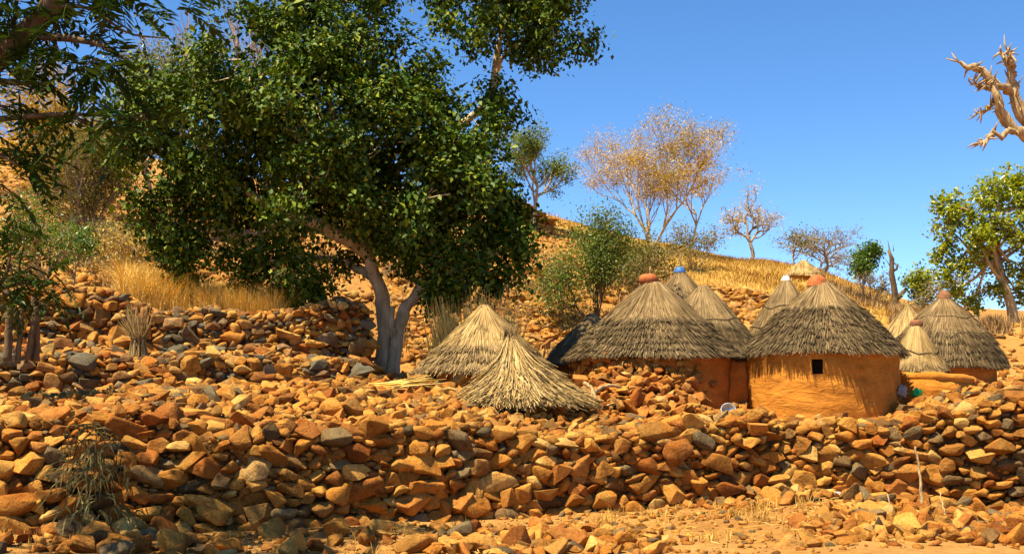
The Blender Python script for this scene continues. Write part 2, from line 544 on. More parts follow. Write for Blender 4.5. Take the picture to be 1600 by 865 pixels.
for path in (W_LEFT, W_MID, W_RIGHT):
    for a, b, c, e in path:
        p = P(a, e, b)
        ctrl.append(np.array([p[0], b + 0.6, p[2] - 0.16]))
for path in (T_LOW, T_UP, T_BACK):
    for a, b, c, e in path:
        p = P(a, c, b)
        ctrl.append(np.array([p[0], b - 0.35, p[2]]))
        q = P(a, e, b)
        if path is T_UP and a > 500:
            continue
        ctrl.append(np.array([q[0], b + 1.5, q[2] - 0.02]))
for path in (T_MIDHILL, T_RIGHTHILL, T_FAR):
    for a, b, c, e in path:
        p = P(a, c, b)
        ctrl.append(np.array([p[0], b - 0.4, p[2]]))
        q = P(a, e, b)
        ctrl.append(np.array([q[0], b + 2.2, q[2]]))
for t in [(100, 636, 15.3), (250, 616, 15.8), (400, 614, 16.8), (500, 616, 17.5), (600, 605, 19), (620, 603, 23.5), (700, 630, 17.5), (760, 622, 20.5), (820, 652, 17.2), (900, 640, 18.5),
          (1000, 664, 18), (1020, 640, 21.5), (1000, 600, 25), (1150, 668, 18), (1180, 655, 22), (1285, 690, 18), (1285, 672, 21), (1280, 600, 26), (1400, 664, 19),
          (1430, 632, 21), (1450, 622, 22.5), (1500, 615, 19.5), (1475, 606, 25), (1600, 606, 19.5), (1600, 600, 24), (1780, 595, 20),
          (1560, 592, 26), (1600, 552, 27.5), (1540, 560, 28), (1610, 508, 31), (1700, 500, 32), (1500, 525, 33), (1600, 516, 42), (1450, 505, 44), (1560, 520, 60), (1750, 505, 60), (1900, 500, 40),
          (-60, 500, 25), (100, 452, 27), (300, 482, 24), (430, 486, 24), (300, 446, 29), (100, 400, 36), (50, 315, 47), (100, 262, 62), (100, 225, 80), (-200, 420, 34), (-200, 300, 50), (-300, 210, 75), (-300, 560, 20), (-300, 640, 15),
          (300, 395, 40), (300, 320, 58), (350, 280, 78), (500, 440, 32), (560, 400, 42), (560, 320, 60), (600, 290, 78),
          (690, 430, 38), (700, 372, 50), (740, 320, 62), (780, 320, 75), (830, 395, 48), (838, 330, 62), (850, 335, 80), (880, 355, 66),
          (900, 400, 50), (950, 380, 58), (960, 368, 68), (960, 385, 90), (1000, 440, 36), (1040, 400, 52), (1080, 388, 64), (1080, 400, 85), (1100, 500, 31),
          (1150, 410, 60), (1150, 425, 80), (1180, 500, 31), (1160, 440, 46), (1240, 415, 58), (1250, 435, 75), (1260, 445, 46), (1260, 500, 32), (1340, 462, 48), (1340, 480, 70),
          (1370, 510, 32), (1400, 482, 48), (1400, 500, 70), (1420, 560, 26), (1430, 500, 36), (2000, 560, 26), (2000, 500, 60)]:
    cp(*t)
ctrl = np.array(ctrl)
SC = 20.0


def tps_fit(pts, lam=0.002):
    X = pts[:, :2] / SC
    n = len(X)
    r = np.linalg.norm(X[:, None] - X[None], axis=2)
    K = np.where(r > 0, r * r * np.log(r + 1e-12), 0) + lam * np.eye(n)
    Pm = np.hstack([np.ones((n, 1)), X])
    A = np.block([[K, Pm], [Pm.T, np.zeros((3, 3))]])
    s = np.linalg.lstsq(A, np.concatenate([pts[:, 2], np.zeros(3)]), rcond=None)[0]
    return X, s


TX, TS = tps_fit(ctrl)


def sstep(t):
    t = np.clip(t, 0, 1)
    return t * t * (3 - 2 * t)


def H(x, y):
    x = np.atleast_1d(np.asarray(x, float))
    y = np.atleast_1d(np.asarray(y, float))
    shp = x.shape
    X = np.stack([np.clip(x.ravel(), -38, 40), np.clip(y.ravel(), 12, 88)], 1) / SC
    out = np.empty(len(X))
    for i in range(0, len(X), 20000):
        r = np.linalg.norm(X[i:i + 20000, None] - TX[None], axis=2)
        U = np.where(r > 1e-9, r * r * np.log(r + 1e-12), 0)
        out[i:i + 20000] = U @ TS[:-3] + TS[-3] + X[i:i + 20000] @ TS[-2:]
    out = out.reshape(shp)
    yw = np.interp(x, wx, wy)
    zf = np.interp(x, wx, wz)
    zf = zf * np.clip(0.35 + 0.65 * (y - 6) / (yw - 6), 0, 1)
    b = sstep((y - yw - 0.15) / 0.75)
    z = zf * (1 - b) + out * b
    z = z + 0.05 * np.sin(x * 1.7 + y * 0.6) * np.sin(y * 1.3 - x * 0.4) * (0.4 + b) + 0.025 * np.sin(x * 4.1 + 1) * np.sin(y * 3.7)
    return z


def Hs(x, y):
    return float(H(np.array([x]), np.array([y]))[0])


def axis(lo, hi, step, far):
    a = np.arange(lo, hi + 1e-6, step)
    g = []
    s, v = step, hi
    while v < far:
        s *= 1.35
        v += s
        g.append(v)
    g2 = []
    s, v = step, lo
    while v > -far:
        s *= 1.35
        v -= s
        g2.append(v)
    return np.concatenate([g2[::-1], a, g])


gx = axis(-30, 32, 0.3, 900)
gy = axis(9, 70, 0.3, 900)
GX, GY = np.meshgrid(gx, gy)
GZ = H(GX, GY)
nx, ny = len(gx), len(gy)
ii = (np.arange(ny - 1)[:, None] * nx + np.arange(nx - 1)[None, :]).reshape(-1)
ground = make('ground', np.stack([GX, GY, GZ], -1).reshape(-1, 3), [np.stack([ii, ii + 1, ii + nx + 1, ii + nx], -1)], M['ground'], smooth=True, origin=(0, 0, 0))
ground['kind'] = 'structure'
GRASSY = [(P(310, 465, 26), 3.2, 2.6), (P(1180, 425, 50), 6.5, 9), (P(1100, 400, 55), 5, 8), (P(1390, 490, 40), 3.5, 7), (P(1290, 470, 40), 4.0, 8), (P(890, 360, 60), 2.2, 3), (P(1000, 400, 50), 2.5, 3),
          (P(760, 470, 31), 1.6, 1.6), (P(1260, 450, 36), 4, 3)]
gw = np.zeros(GX.shape)
for c, sx, sy in GRASSY:
    gw = np.maximum(gw, np.exp(-((GX - c[0]) / sx) ** 2 - ((GY - c[1]) / sy) ** 2) * 1.3)
gw = np.clip(gw, 0, 1)
at = ground.data.attributes.new('grassy', 'FLOAT', 'POINT')
at.data.foreach_set('value', gw.ravel().astype(np.float32))

# ------------------------------------------------------------------ stones
def stone_variant(seed, boxy):
    r = np.random.default_rng(seed)
    bm = bmesh.new()
    pts = []
    k = r.integers(9, 18)
    for i in range(k):
        v = r.normal(size=3)
        v /= np.linalg.norm(v)
        e = 1.0 / (np.abs(v) ** boxy).sum() ** (1 / boxy)
        pts.append(v * e * r.uniform(0.86, 1.08))
    vs = [bm.verts.new(p) for p in pts]
    ret = bmesh.ops.convex_hull(bm, input=vs)
    dead = [g for g in ret['geom_interior'] if isinstance(g, bmesh.types.BMVert)]
    if dead:
        bmesh.ops.delete(bm, geom=dead, context='VERTS')
    bmesh.ops.dissolve_limit(bm, angle_limit=math.radians(14), verts=bm.verts[:], edges=bm.edges[:])
    bmesh.ops.bevel(bm, geom=bm.edges[:], offset=0.11, segments=1, profile=0.6, affect='EDGES', clamp_overlap=True)
    bmesh.ops.triangulate(bm, faces=bm.faces[:])
    bmesh.ops.recalc_face_normals(bm, faces=bm.faces[:])
    V = np.array([v.co[:] for v in bm.verts])
    T = np.array([[v.index for v in f.verts] for f in bm.faces])
    bm.verts.index_update()
    T = np.array([[v.index for v in f.verts] for f in bm.faces])
    bm.free()
    V = V - (V.max(0) + V.min(0)) / 2
    V /= (V.max(0) - V.min(0)) / 2
    return V, T


VAR = [stone_variant(100 + i, (3.6, 2.1, 2.7, 5.0)[i % 4]) for i in range(64)]
LOWV = []
for i in range(16):      # leaner variants for the stones that are joined
    r = np.random.default_rng(500 + i)
    bm = bmesh.new()
    vs = []
    for k in range(12):
        v = r.normal(size=3)
        v /= np.linalg.norm(v)
        e = 1.0 / (np.abs(v) ** 2.8).sum() ** (1 / 2.8)
        vs.append(bm.verts.new(v * e * r.uniform(0.85, 1.08)))
    ret = bmesh.ops.convex_hull(bm, input=vs)
    dead = [g for g in ret['geom_interior'] if isinstance(g, bmesh.types.BMVert)]
    if dead:
        bmesh.ops.delete(bm, geom=dead, context='VERTS')
    bm.verts.index_update()
    V = np.array([v.co[:] for v in bm.verts])
    T = np.array([[v.index for v in f.verts] for f in bm.faces])
    bm.free()
    V = V - (V.max(0) + V.min(0)) / 2
    V /= (V.max(0) - V.min(0)) / 2
    LOWV.append((V, T))

STONE_ME = {}


def stone_mesh(i, mat):
    k = (i, mat)
    if k not in STONE_ME:
        V, T = VAR[i]
        STONE_ME[k] = mesh_from('stone', V, [T], M[mat], smooth=False)
        # smooth the rounded edges only
        me = STONE_ME[k]
        me.polygons.foreach_set('use_smooth', np.ones(len(T), bool))
        fn = np.cross(V[T[:, 1]] - V[T[:, 0]], V[T[:, 2]] - V[T[:, 0]])
        vn = np.zeros_like(V)
        for c in range(3):
            np.add.at(vn, T[:, c], fn)
        vn /= np.linalg.norm(vn, axis=1, keepdims=True) + 1e-9
        me.normals_split_custom_set_from_vertices(vn.tolist())
    return STONE_ME[k]


def rotmats(e):
    cx, cy, cz = np.cos(e).T
    sx, sy, sz = np.sin(e).T
    R = np.empty((len(e), 3, 3))
    R[:, 0, 0] = cy * cz
    R[:, 0, 1] = sx * sy * cz - cx * sz
    R[:, 0, 2] = cx * sy * cz + sx * sz
    R[:, 1, 0] = cy * sz
    R[:, 1, 1] = sx * sy * sz + cx * cz
    R[:, 1, 2] = cx * sy * sz - sx * cz
    R[:, 2, 0] = -sy
    R[:, 2, 1] = sx * cy
    R[:, 2, 2] = cx * cy
    return R


def place_stones(parent, pos, R, S, mat, limit=300, fill='stone_fill'):
    """pos (n,3), R (n,3,3), S (n,3) semi-axes. The `limit` that show largest become objects under parent, the rest one part."""
    n = len(pos)
    if n == 0:
        return
    app = S.max(1) / np.maximum(1, pos[:, 1])
    order = np.argsort(-app)
    px = app * 2 * F
    org = ORG[parent.name]
    top = [i for i in order[:limit] if px[i] > 8.5]
    rest = np.setdiff1d(np.arange(n), np.array(top, int))
    vi = rng.integers(0, len(VAR), n)
    for i in top:
        o = bpy.data.objects.new('stone', stone_mesh(int(vi[i]), mat))
        COL.objects.link(o)
        o.parent = parent
        o.location = pos[i] - org
        o.rotation_euler = Matrix(R[i].tolist()).to_euler()
        o.scale = S[i]
    if len(rest):
        joined_stones(fill, pos[rest], R[rest], S[rest], mat, parent)


def joined_stones(name, pos, R, S, mat, parent=None, label=None):
    Vs, Fs, n0 = [], [], 0
    vi = rng.integers(0, len(LOWV), len(pos))
    for k in range(len(LOWV)):
        idx = np.where(vi == k)[0]
        if not len(idx):
            continue
        V, T = LOWV[k]
        W = np.einsum('nij,nvj->nvi', R[idx], V[None] * S[idx][:, None, :]) + pos[idx][:, None, :]
        FF = T[None] + (np.arange(len(idx)) * len(V))[:, None, None] + n0
        Vs.append(W.reshape(-1, 3))
        Fs.append(FF.reshape(-1, 3))
        n0 += len(idx) * len(V)
    return make(name, np.vstack(Vs), [np.vstack(Fs)], M[mat], parent, kind='stuff')


def pack(w, h, rfun, cover=0.95, iters=45, seed=0, aspect=1.3, inside=None):
    """stones on a w x h sheet: positions and radii, pushed apart until they hardly overlap"""
    r0 = np.random.default_rng(seed)
    S, A = [], 0
    pts, rad = [], []
    target = w * h * cover
    tries = 0
    while A < target and tries < 40000:
        tries += 1
        p = np.array([r0.uniform(0, w), r0.uniform(0, h)])
        if inside is not None and not inside(p):
            A += 0.0
            target -= 0.0
            if tries > 20000:
                break
            continue
        r = rfun(p, r0)
        pts.append(p)
        rad.append(r)
        A += math.pi * r * r * 0.92
    X = np.array(pts)
    r = np.array(rad)
    Y = X / np.array([math.sqrt(aspect), 1 / math.sqrt(aspect)])
    lim = np.array([w, h]) / np.array([math.sqrt(aspect), 1 / math.sqrt(aspect)])
    n = len(Y)
    for it in range(iters):
        # neighbours through a coarse sort to keep it quick
        mv = np.zeros_like(Y)
        cell = 2.2 * r.max()
        key = np.floor(Y / cell).astype(int)
        d = {}
        for i, (a, b) in enumerate(key):
            d.setdefault((a, b), []).append(i)
        for (a, b), li in d.items():
            lj = []
            for da in (-1, 0, 1):
                for db in (-1, 0, 1):
                    lj += d.get((a + da, b + db), [])
            I = np.array(li)
            J = np.array(lj)
            D = Y[I][:, None] - Y[J][None]
            q = np.sqrt((D ** 2).sum(2)) + 1e-6
            ov = (r[I][:, None] + r[J][None]) * 0.98 - q
            ov[I[:, None] == J[None]] = 0
            ov = np.maximum(ov, 0)
            mv[I] += (D / q[..., None] * ov[..., None] * 0.35).sum(1)
        Y = np.clip(Y + np.clip(mv, -0.3 * r.max(), 0.3 * r.max()), 0, lim)
    X = Y * np.array([math.sqrt(aspect), 1 / math.sqrt(aspect)])
    return X, r


def frames(u, nrm):
    v = np.cross(nrm, u)
    return np.stack([u, v, nrm], -1)


def wall_path(path):
    B = np.array([P(a, c, b) for a, b, c, e in path])
    T = np.array([P(a, e, b) for a, b, c, e in path])
    return B, T


def stone_wall(label, path, rmean, mat='stone', batter=0.28, back=1.2, seed=1, limit=300, rbot=None, cover=1.04, cat='stone wall', name='dry_stone_wall', bulge=0.16, spread=0.33, filler=True, toplayer=0.9, soft=False):
    B, T = wall_path(path)
    s = np.concatenate([[0], np.cumsum(np.linalg.norm(np.diff(B[:, :2], axis=0), axis=1))])
    L = s[-1]
    r0 = np.random.default_rng(seed)
    ph = r0.uniform(0, 6, 6)

    def prof(ss):
        b = np.stack([np.interp(ss, s, B[:, k]) for k in range(3)], -1)
        tz = np.interp(ss, s, T[:, 2])
        tz = tz + 0.10 * rmean / 0.13 * (np.sin(ss * 2.1 + ph[0]) + 0.7 * np.sin(ss * 4.7 + ph[1])) * 0.6
        eps = 0.15
        a0 = np.stack([np.interp(np.clip(ss - eps, 0, L), s, B[:, k]) for k in range(2)], -1)
        a1 = np.stack([np.interp(np.clip(ss + eps, 0, L), s, B[:, k]) for k in range(2)], -1)
        u = a1 - a0
        u /= np.linalg.norm(u, axis=-1, keepdims=True)
        inw = np.stack([-u[..., 1], u[..., 0]], -1)      # points away from the viewer
        return b, tz, u, inw

    hmean = float(np.mean(T[:, 2] - B[:, 2]))
    face = hmean * math.sqrt(1 + batter ** 2)
    W = face + back * toplayer

    def surf(ss, t):
        b, tz, u, inw = prof(ss)
        h = tz - b[..., 2]
        f = np.clip(t / face, 0, 1)
        o = np.clip((t - face) / (back * toplayer + 1e-6), 0, 1) * back * toplayer
        out = bulge * (np.sin(ss * 1.3 + ph[2] + f * 2) * 0.6 + np.sin(ss * 3.1 + ph[3] - f * 3) * 0.4)
        hor = batter * h * f + o - out * 0.6 * (1 - f * 0.5)
        p = np.empty(ss.shape + (3,))
        p[..., 0] = b[..., 0] + inw[..., 0] * hor
        p[..., 1] = b[..., 1] + inw[..., 1] * hor
        p[..., 2] = b[..., 2] + h * f
        return p

    t = thing(name, label, cat, B[len(B) // 2])
    ns, nt_ = max(8, int(L / 0.25)), 14
    SS, TT = np.meshgrid(np.linspace(0, L, ns), np.concatenate([[-0.001], np.linspace(0, face, 8), np.linspace(face + 0.02, W, 4), [W]]))
    G = surf(SS, np.clip(TT, 0, W))
    _, _, _, inw = prof(SS)
    # sink the core a little behind the stones' faces
    sink = 0.45 * rmean
    G[..., 0] += inw[..., 0] * sink
    G[..., 1] += inw[..., 1] * sink
    G[..., 2] -= sink * 0.8
    G[0, :, 2] -= 0.4
    G[-1, :, 2] -= 1.0
    m, k = G.shape[:2]
    q = (np.arange(m - 1)[:, None] * k + np.arange(k - 1)[None]).reshape(-1)
    V = G.reshape(-1, 3)
    fl = [np.stack([q, q + 1, q + k + 1, q + k], -1)]
    make('earth_core', V, fl, M['core'], t)
    rb = rbot or rmean * 1.25

    def rf(p, rr):
        f = p[1] / face
        base = rb + (rmean * 0.8 - rb) * min(1, max(0, f))
        return float(np.clip(base * math.exp(rr.normal(0, spread)), 0.5 * rmean, 2.0 * rmean))

    X, r = pack(L, W, rf, cover, seed=seed)
    if filler:
        X2, rr2 = pack(L, W, lambda p, q_: rmean * 0.5 * math.exp(q_.normal(0, 0.25)), 0.8, iters=8, seed=seed + 50)
    for step in ((0, 1) if filler else (0,)):
        XX, RR = (X, r) if step == 0 else (X2, rr2)
        e = 0.03
        p = surf(XX[:, 0], XX[:, 1])
        p1 = surf(XX[:, 0], np.minimum(XX[:, 1] + e, W))
        p0 = surf(XX[:, 0], np.maximum(XX[:, 1] - e, 0))
        _, _, u, inw = prof(XX[:, 0])
        up = p1 - p0
        up /= np.linalg.norm(up, axis=1, keepdims=True)
        uu = np.concatenate([u, np.zeros((len(u), 1))], 1)
        nn = np.cross(uu, up)
        nn /= np.linalg.norm(nn, axis=1, keepdims=True)
        n = len(XX)
        Fm = np.stack([uu, np.cross(nn, uu), nn], -1)
        rot = rotmats(np.stack([r0.normal(0, 0.24, n), r0.normal(0, 0.28, n), r0.normal(0, 0.28, n)], 1))
        R = np.einsum('nij,njk->nik', Fm, rot)
        S = np.stack([RR * r0.uniform(0.95, 1.65, n), RR * r0.uniform(0.55, 1.05, n), RR * r0.uniform(0.75, 1.15, n)], 1)
        off = RR * (r0.uniform(-0.3, 0.35, n) if step == 0 else -1.0)
        p = p + nn * off[:, None]
        if soft:
            p[:, 2] = np.maximum(p[:, 2], H(p[:, 0], p[:, 1]) + RR * 0.3)
        if step == 0:
            place_stones(t, p, R, S, mat, limit)
        else:
            joined_stones('rubble_fill', p, R, S, mat, t)
    return t


def rubble(label, poly, rmean, mat='stone', seed=1, limit=300, cover=0.9, name='rubble_heap', cat='rubble', mound=0.0, spread=0.35, zfun=None):
    """loose stones lying over the ground inside a polygon of (column, depth)"""
    Q = np.array([[(a - 800) / F * d, d] for a, d in poly])
    lo, hi = Q.min(0), Q.max(0)

    def inside(p):
        x, y = p + lo
        c = False
        j = len(Q) - 1
        for i in range(len(Q)):
            if (Q[i, 1] > y) != (Q[j, 1] > y) and x < (Q[j, 0] - Q[i, 0]) * (y - Q[i, 1]) / (Q[j, 1] - Q[i, 1]) + Q[i, 0]:
                c = not c
            j = i
        return c

    area = 0.5 * abs(np.dot(Q[:, 0], np.roll(Q[:, 1], 1)) - np.dot(Q[:, 1], np.roll(Q[:, 0], 1)))
    r0 = np.random.default_rng(seed)
    w, h = hi - lo
    X, r = pack(w, h, lambda p, q: float(np.clip(rmean * math.exp(q.normal(0, spread)), 0.45 * rmean, 2.3 * rmean)), cover * area / (w * h), iters=30, seed=seed, aspect=1.1, inside=inside)
    xy = X + lo
    z = H(xy[:, 0], xy[:, 1])
    n = len(xy)
    c = Q.mean(0)
    t = thing(name, label, cat, (c[0], c[1], Hs(*c)))
    R = rotmats(np.stack([r0.normal(0, 0.45, n), r0.normal(0, 0.45, n), r0.uniform(0, 6.28, n)], 1))
    S = np.stack([r * r0.uniform(1.0, 1.45, n), r * r0.uniform(0.75, 1.05, n), r * r0.uniform(0.5, 0.85, n)], 1)
    if mound:
        dd = np.linalg.norm((xy - c) / ((hi - lo) / 2), axis=1)
        z = z + mound * np.clip(1 - dd, 0, 1) ** 0.8
    if zfun is not None:
        z = np.maximum(z, zfun(xy[:, 0], xy[:, 1]))
        A, B = np.meshgrid(np.linspace(lo[0], hi[0], 40), np.linspace(lo[1], hi[1], 30))
        Z = np.maximum(zfun(A, B) - 0.04, H(A, B) - 0.1)
        q = (np.arange(29)[:, None] * 40 + np.arange(39)[None]).reshape(-1)
        make('earth_core', np.stack([A, B, Z], -1).reshape(-1, 3), [np.stack([q, q + 1, q + 41, q + 40], -1)], M['core'], t)
    pos = np.stack([xy[:, 0], xy[:, 1], z + S[:, 2] * r0.uniform(0.25, 0.75, n)], 1)
    place_stones(t, pos, R, S, mat, limit)
    return t


stone_wall('long dry stone wall of ochre boulders in front of the messy straw granary roof', W_MID, 0.087, 'stone', seed=11, rbot=0.125, back=1.3, batter=0.06, bulge=0.07)
stone_wall('dry stone wall of tan boulders below the ochre mud hut and low clay wall', W_RIGHT, 0.087, 'stone', seed=12, rbot=0.12, back=1.3, batter=0.06, bulge=0.07)
stone_wall('sloping stone bank with a dried vine plant hanging down it', W_LEFT, 0.092, 'stone', seed=13, batter=0.3, rbot=0.15, back=1.4, bulge=0.18)
stone_wall('low shaded terrace wall beneath the taller terrace with grey stones', T_LOW, 0.085, 'stone_grey', seed=14, batter=0.18, back=1.2)
stone_wall('terrace wall with many dark grey stones below the straw stubble field', T_UP, 0.085, 'stone_grey', seed=15, batter=0.15, back=1.0)
stone_wall('stone slope between the fig tree trunk and the pale thatch roof', T_BACK, 0.09, 'stone_pale', soft=True, seed=16, batter=1.2, back=2.0)
stone_wall('pale stone terrace on the hill behind the feathery green bush', T_MIDHILL, 0.115, 'stone_pale', soft=True, seed=17, batter=1.0, back=2.5)
stone_wall('short stone terrace on the grassy slope behind the two big huts', T_RIGHTHILL, 0.085, 'stone_pale', soft=True, seed=18, batter=0.8, back=2.0)
stone_wall('ruined reddish stone wall standing on the ridge by the fig crown', T_RUIN, 0.15, 'stone_red', seed=19, batter=0.12, back=1.5)
stone_wall('low rubble terrace above the golden stubble on the upper slope', T_FAR, 0.11, 'stone_pale', soft=True, seed=20, batter=1.4, back=2.0)

rubble('stone rubble on the terrace between the vine bank and the fig tree', [(40, 14.3), (330, 14.8), (700, 15.9), (705, 19), (600, 22.5), (570, 19.8), (250, 18.6), (-60, 18)], 0.076, 'stone', seed=31, cover=1.0)
rubble('stone rubble around the straw granary and in front of the stone hut', [(705, 15.9), (1190, 16.9), (1185, 20.5), (1100, 19.6), (900, 19.6), (850, 21), (640, 22), (700, 18.5)], 0.076, 'stone', seed=32, cover=1.0)
rubble('stone rubble behind the wall at the foot of the ochre hut and clay wall', [(1215, 17.1), (1640, 16.6), (1720, 19), (1620, 23.5), (1540, 23), (1530, 21), (1420, 20), (1400, 19.3), (1215, 19.3)], 0.08, 'stone', seed=33, cover=1.0)
rubble('heap of small tan stones on the dirt beside the dry upright stalk', [(1215, 11.0), (1660, 10.9), (1640, 14.7), (1480, 14.9), (1330, 14.2), (1260, 12.5)], 0.075, 'stone', seed=34, cover=0.85)
rubble('patch of small stones at the foot of the long wall beside bare dirt', [(640, 11.0), (1010, 11.0), (1060, 12.0), (960, 13.0), (700, 13.0)], 0.075, 'stone', seed=35, cover=0.85)
rubble('scattered shaded stones at the foot of the vine bank', [(-60, 11.0), (600, 11.0), (660, 12.6), (300, 12.8), (-60, 12.2)], 0.10, 'stone', seed=36, cover=0.35)
rubble('loose stones spilled below the break between the two front walls', [(1080, 14.6), (1260, 14.4), (1360, 15.2), (1220, 15.7), (1090, 15.0)], 0.07, 'stone', seed=37, cover=0.7, limit=150)


def pile(x, y):
    cx = (1000 - 800) / F * 20
    side = np.exp(-np.abs((x - cx) / np.where(x > cx, 1.35, 1.6)) ** 3.0)
    f = np.clip((y - 18.5) / 1.5, 0, 1)
    return 1.2 + (0.95 * f) * side - 0.35 * (1 - side)


rubble('pile of reddish stones heaped against the stone hut wall', [(872, 18.5), (1140, 18.5), (1150, 20.4), (1000, 20.3), (880, 20.8)], 0.075, 'stone_red', seed=38, cover=1.25, zfun=pile)
rubble('strip of stones between the lower and upper grey terraces', [(-80, 18.9), (250, 19.3), (575, 20.5), (560, 21.5), (250, 21.0), (-80, 20.5)], 0.08, 'stone_grey', seed=39, cover=0.8)


def scatter(name, label, polys, dens, rmean, mat, seed):
    r0 = np.random.default_rng(seed)
    PP, RR = [], []
    for poly in polys:
        Q = np.array([[(a - 800) / F * d, d] for a, d in poly])
        lo, hi = Q.min(0), Q.max(0)
        n = int((hi - lo).prod() * dens)
        X = r0.uniform(lo, hi, (n, 2))
        c = np.zeros(n, bool)
        j = len(Q) - 1
        for i in range(len(Q)):
            k = ((Q[i, 1] > X[:, 1]) != (Q[j, 1] > X[:, 1])) & (X[:, 0] < (Q[j, 0] - Q[i, 0]) * (X[:, 1] - Q[i, 1]) / (Q[j, 1] - Q[i, 1] + 1e-9) + Q[i, 0])
            c ^= k
            j = i
        PP.append(X[c])
    X = np.vstack(PP)
    n = len(X)
    r = np.clip(rmean * np.exp(r0.normal(0, 0.5, n)), rmean * 0.3, rmean * 3)
    S = np.stack([r * r0.uniform(1, 1.5, n), r * r0.uniform(.75, 1.05, n), r * r0.uniform(.45, .85, n)], 1)
    R = rotmats(np.stack([r0.normal(0, .4, n), r0.normal(0, .4, n), r0.uniform(0, 6.28, n)], 1))
    pos = np.stack([X[:, 0], X[:, 1], H(X[:, 0], X[:, 1]) + S[:, 2] * 0.3], 1)
    o = joined_stones(name, pos, R, S, mat)
    o['label'] = label
    return o


scatter('pebbles', 'small pebbles and stone chips over the bare front dirt', [[(-100, 10.5), (1700, 10.5), (1650, 15.4), (1200, 15.4), (800, 14.6), (300, 13.0), (-100, 12.3)]], 60, 0.02, 'stone', 41)
scatter('hill_rubble', 'countless small stones strewn over the hillside behind the village', [[(-200, 28), (480, 28), (650, 34), (800, 46), (620, 60), (-200, 60)], [(600, 28), (860, 28), (1060, 29), (1090, 36), (1060, 44), (1000, 58), (830, 62), (700, 50), (600, 38)], [(1050, 30), (1240, 30), (1240, 37), (1060, 37)]], 13, 0.075, 'stone_pale', 42)
scatter('terrace_chips', 'small stone chips lying between the huts', [[(620, 20), (1180, 20), (1180, 29), (620, 29)], [(1180, 20), (1640, 19.5), (1700, 27), (1180, 28)], [(1500, 26), (1720, 24), (1720, 34), (1500, 33)]], 12, 0.05, 'stone', 43)

# ------------------------------------------------------------------ thatched huts
def thatch_strands(mb, c, prof, n, l0, l1, w, lift0, lift1, jit, r0, a_lo=0.0, a_hi=1.0, tiers=None, lean=(0, 0), over=0.12, zref=None):
    """straw laid down the slope of a roof profile [(radius, height)...] from apex to eave"""
    prof = np.asarray(prof, float)
    seg = np.linalg.norm(np.diff(prof, axis=0), axis=1)
    A = np.concatenate([[0], np.cumsum(seg)])
    L = A[-1]
    zt, zb = prof[0, 1], prof[-1, 1]
    d_end = (prof[-1] - prof[-2]) / seg[-1]

    def at_(a):
        rr = np.interp(a, A, prof[:, 0]) + np.maximum(0, a - L) * d_end[0]
        zz = np.interp(a, A, prof[:, 1]) + np.maximum(0, a - L) * d_end[1]
        return rr, zz

    cand = r0.uniform(a_lo * L, a_hi * L, n * 4)
    rr, _ = at_(cand)
    keep = r0.uniform(0, rr.max(), n * 4) < rr + 0.06
    a0 = cand[keep][:n]
    n = len(a0)
    ln = r0.uniform(l0, l1, n)
    th = r0.uniform(0, 2 * np.pi, n)
    if tiers:
        ts = np.array(tiers) * L
        k = np.searchsorted(ts, a0)
        k = np.clip(k, 0, len(ts) - 1)
        a1 = ts[k] + r0.normal(0, 0.035, n) + 0.03 * np.sin(th * 5 + k * 1.7) + 0.02 * np.sin(th * 13 + k)
        a0 = a1 - ln
    else:
        a1 = a0 + ln
    a1 = np.minimum(a1, L + r0.uniform(-0.03, over, n) + 0.03 * np.sin(th * 4 + 1.3) + 0.025 * np.sin(th * 11))
    a0 = np.maximum(a0, a_lo * L * 0.9)
    dth = r0.normal(0, jit, n)
    lf1 = lift0 + r0.uniform(0, 1, n) * lift1
    ww = w * r0.uniform(0.6, 1.5, n)
    rows = []
    for f, lf, wf in ((0.0, np.full(n, lift0 * 0.5), 0.8), (0.55, lift0 + 0.3 * (lf1 - lift0), 1.0), (1.0, lf1, 0.55)):
        a = a0 + (a1 - a0) * f
        rr, zz = at_(a)
        ra, za = at_(a + 0.02)
        dr, dz = ra - rr, za - zz
        q = np.sqrt(dr * dr + dz * dz) + 1e-9
        nr, nz = -dz / q, dr / q
        rr = rr + nr * lf
        zz = zz + nz * lf
        t = th + dth * f * (a1 - a0) / np.maximum(rr, 0.15)
        lx = (zz - zb) / (zt - zb + 1e-6)
        x = c[0] + rr * np.cos(t) + lean[0] * lx
        y = c[1] + rr * np.sin(t) + lean[1] * lx
        tw = r0.normal(0, 0.5, n)
        ox, oy, oz = -np.sin(t) * np.cos(tw), np.cos(t) * np.cos(tw), np.sin(tw)
        o = np.stack([ox, oy, oz], 1) * (ww * wf * 0.5)[:, None]
        p = np.stack([x, y, zz], 1)
        rows.append((p - o, p + o))
    V = np.stack([rows[0][0], rows[0][1], rows[1][0], rows[1][1], rows[2][0], rows[2][1]], 1)
    i = np.arange(n)[:, None] * 6
    Q = np.concatenate([i + np.array([[0, 1, 3, 2]]), i + np.array([[2, 3, 5, 4]])])
    mb.add(V.reshape(-1, 3), [Q])


def cone_shell(mb, c, prof, lean=(0, 0), sides=40, inset=0.0):
    prof = np.asarray(prof, float)
    zt, zb = prof[0, 1], prof[-1, 1]
    th = np.arange(sides) * 2 * np.pi / sides
    lx = (prof[:, 1] - zb) / (zt - zb)
    R = prof[:, 0][:, None] - inset
    R = np.maximum(R, 0.004) + 0 * th[None]
    V = np.stack([c[0] + R * np.cos(th) + lean[0] * lx[:, None], c[1] + R * np.sin(th) + lean[1] * lx[:, None], prof[:, 1][:, None] - inset + 0 * R], -1).reshape(-1, 3)
    m = len(prof)
    i = np.arange(m - 1)[:, None] * sides
    j = np.arange(sides)[None]
    k = (j + 1) % sides
    mb.add(V, [np.stack([i + j, i + k, i + sides + k, i + sides + j], -1).reshape(-1, 4)])


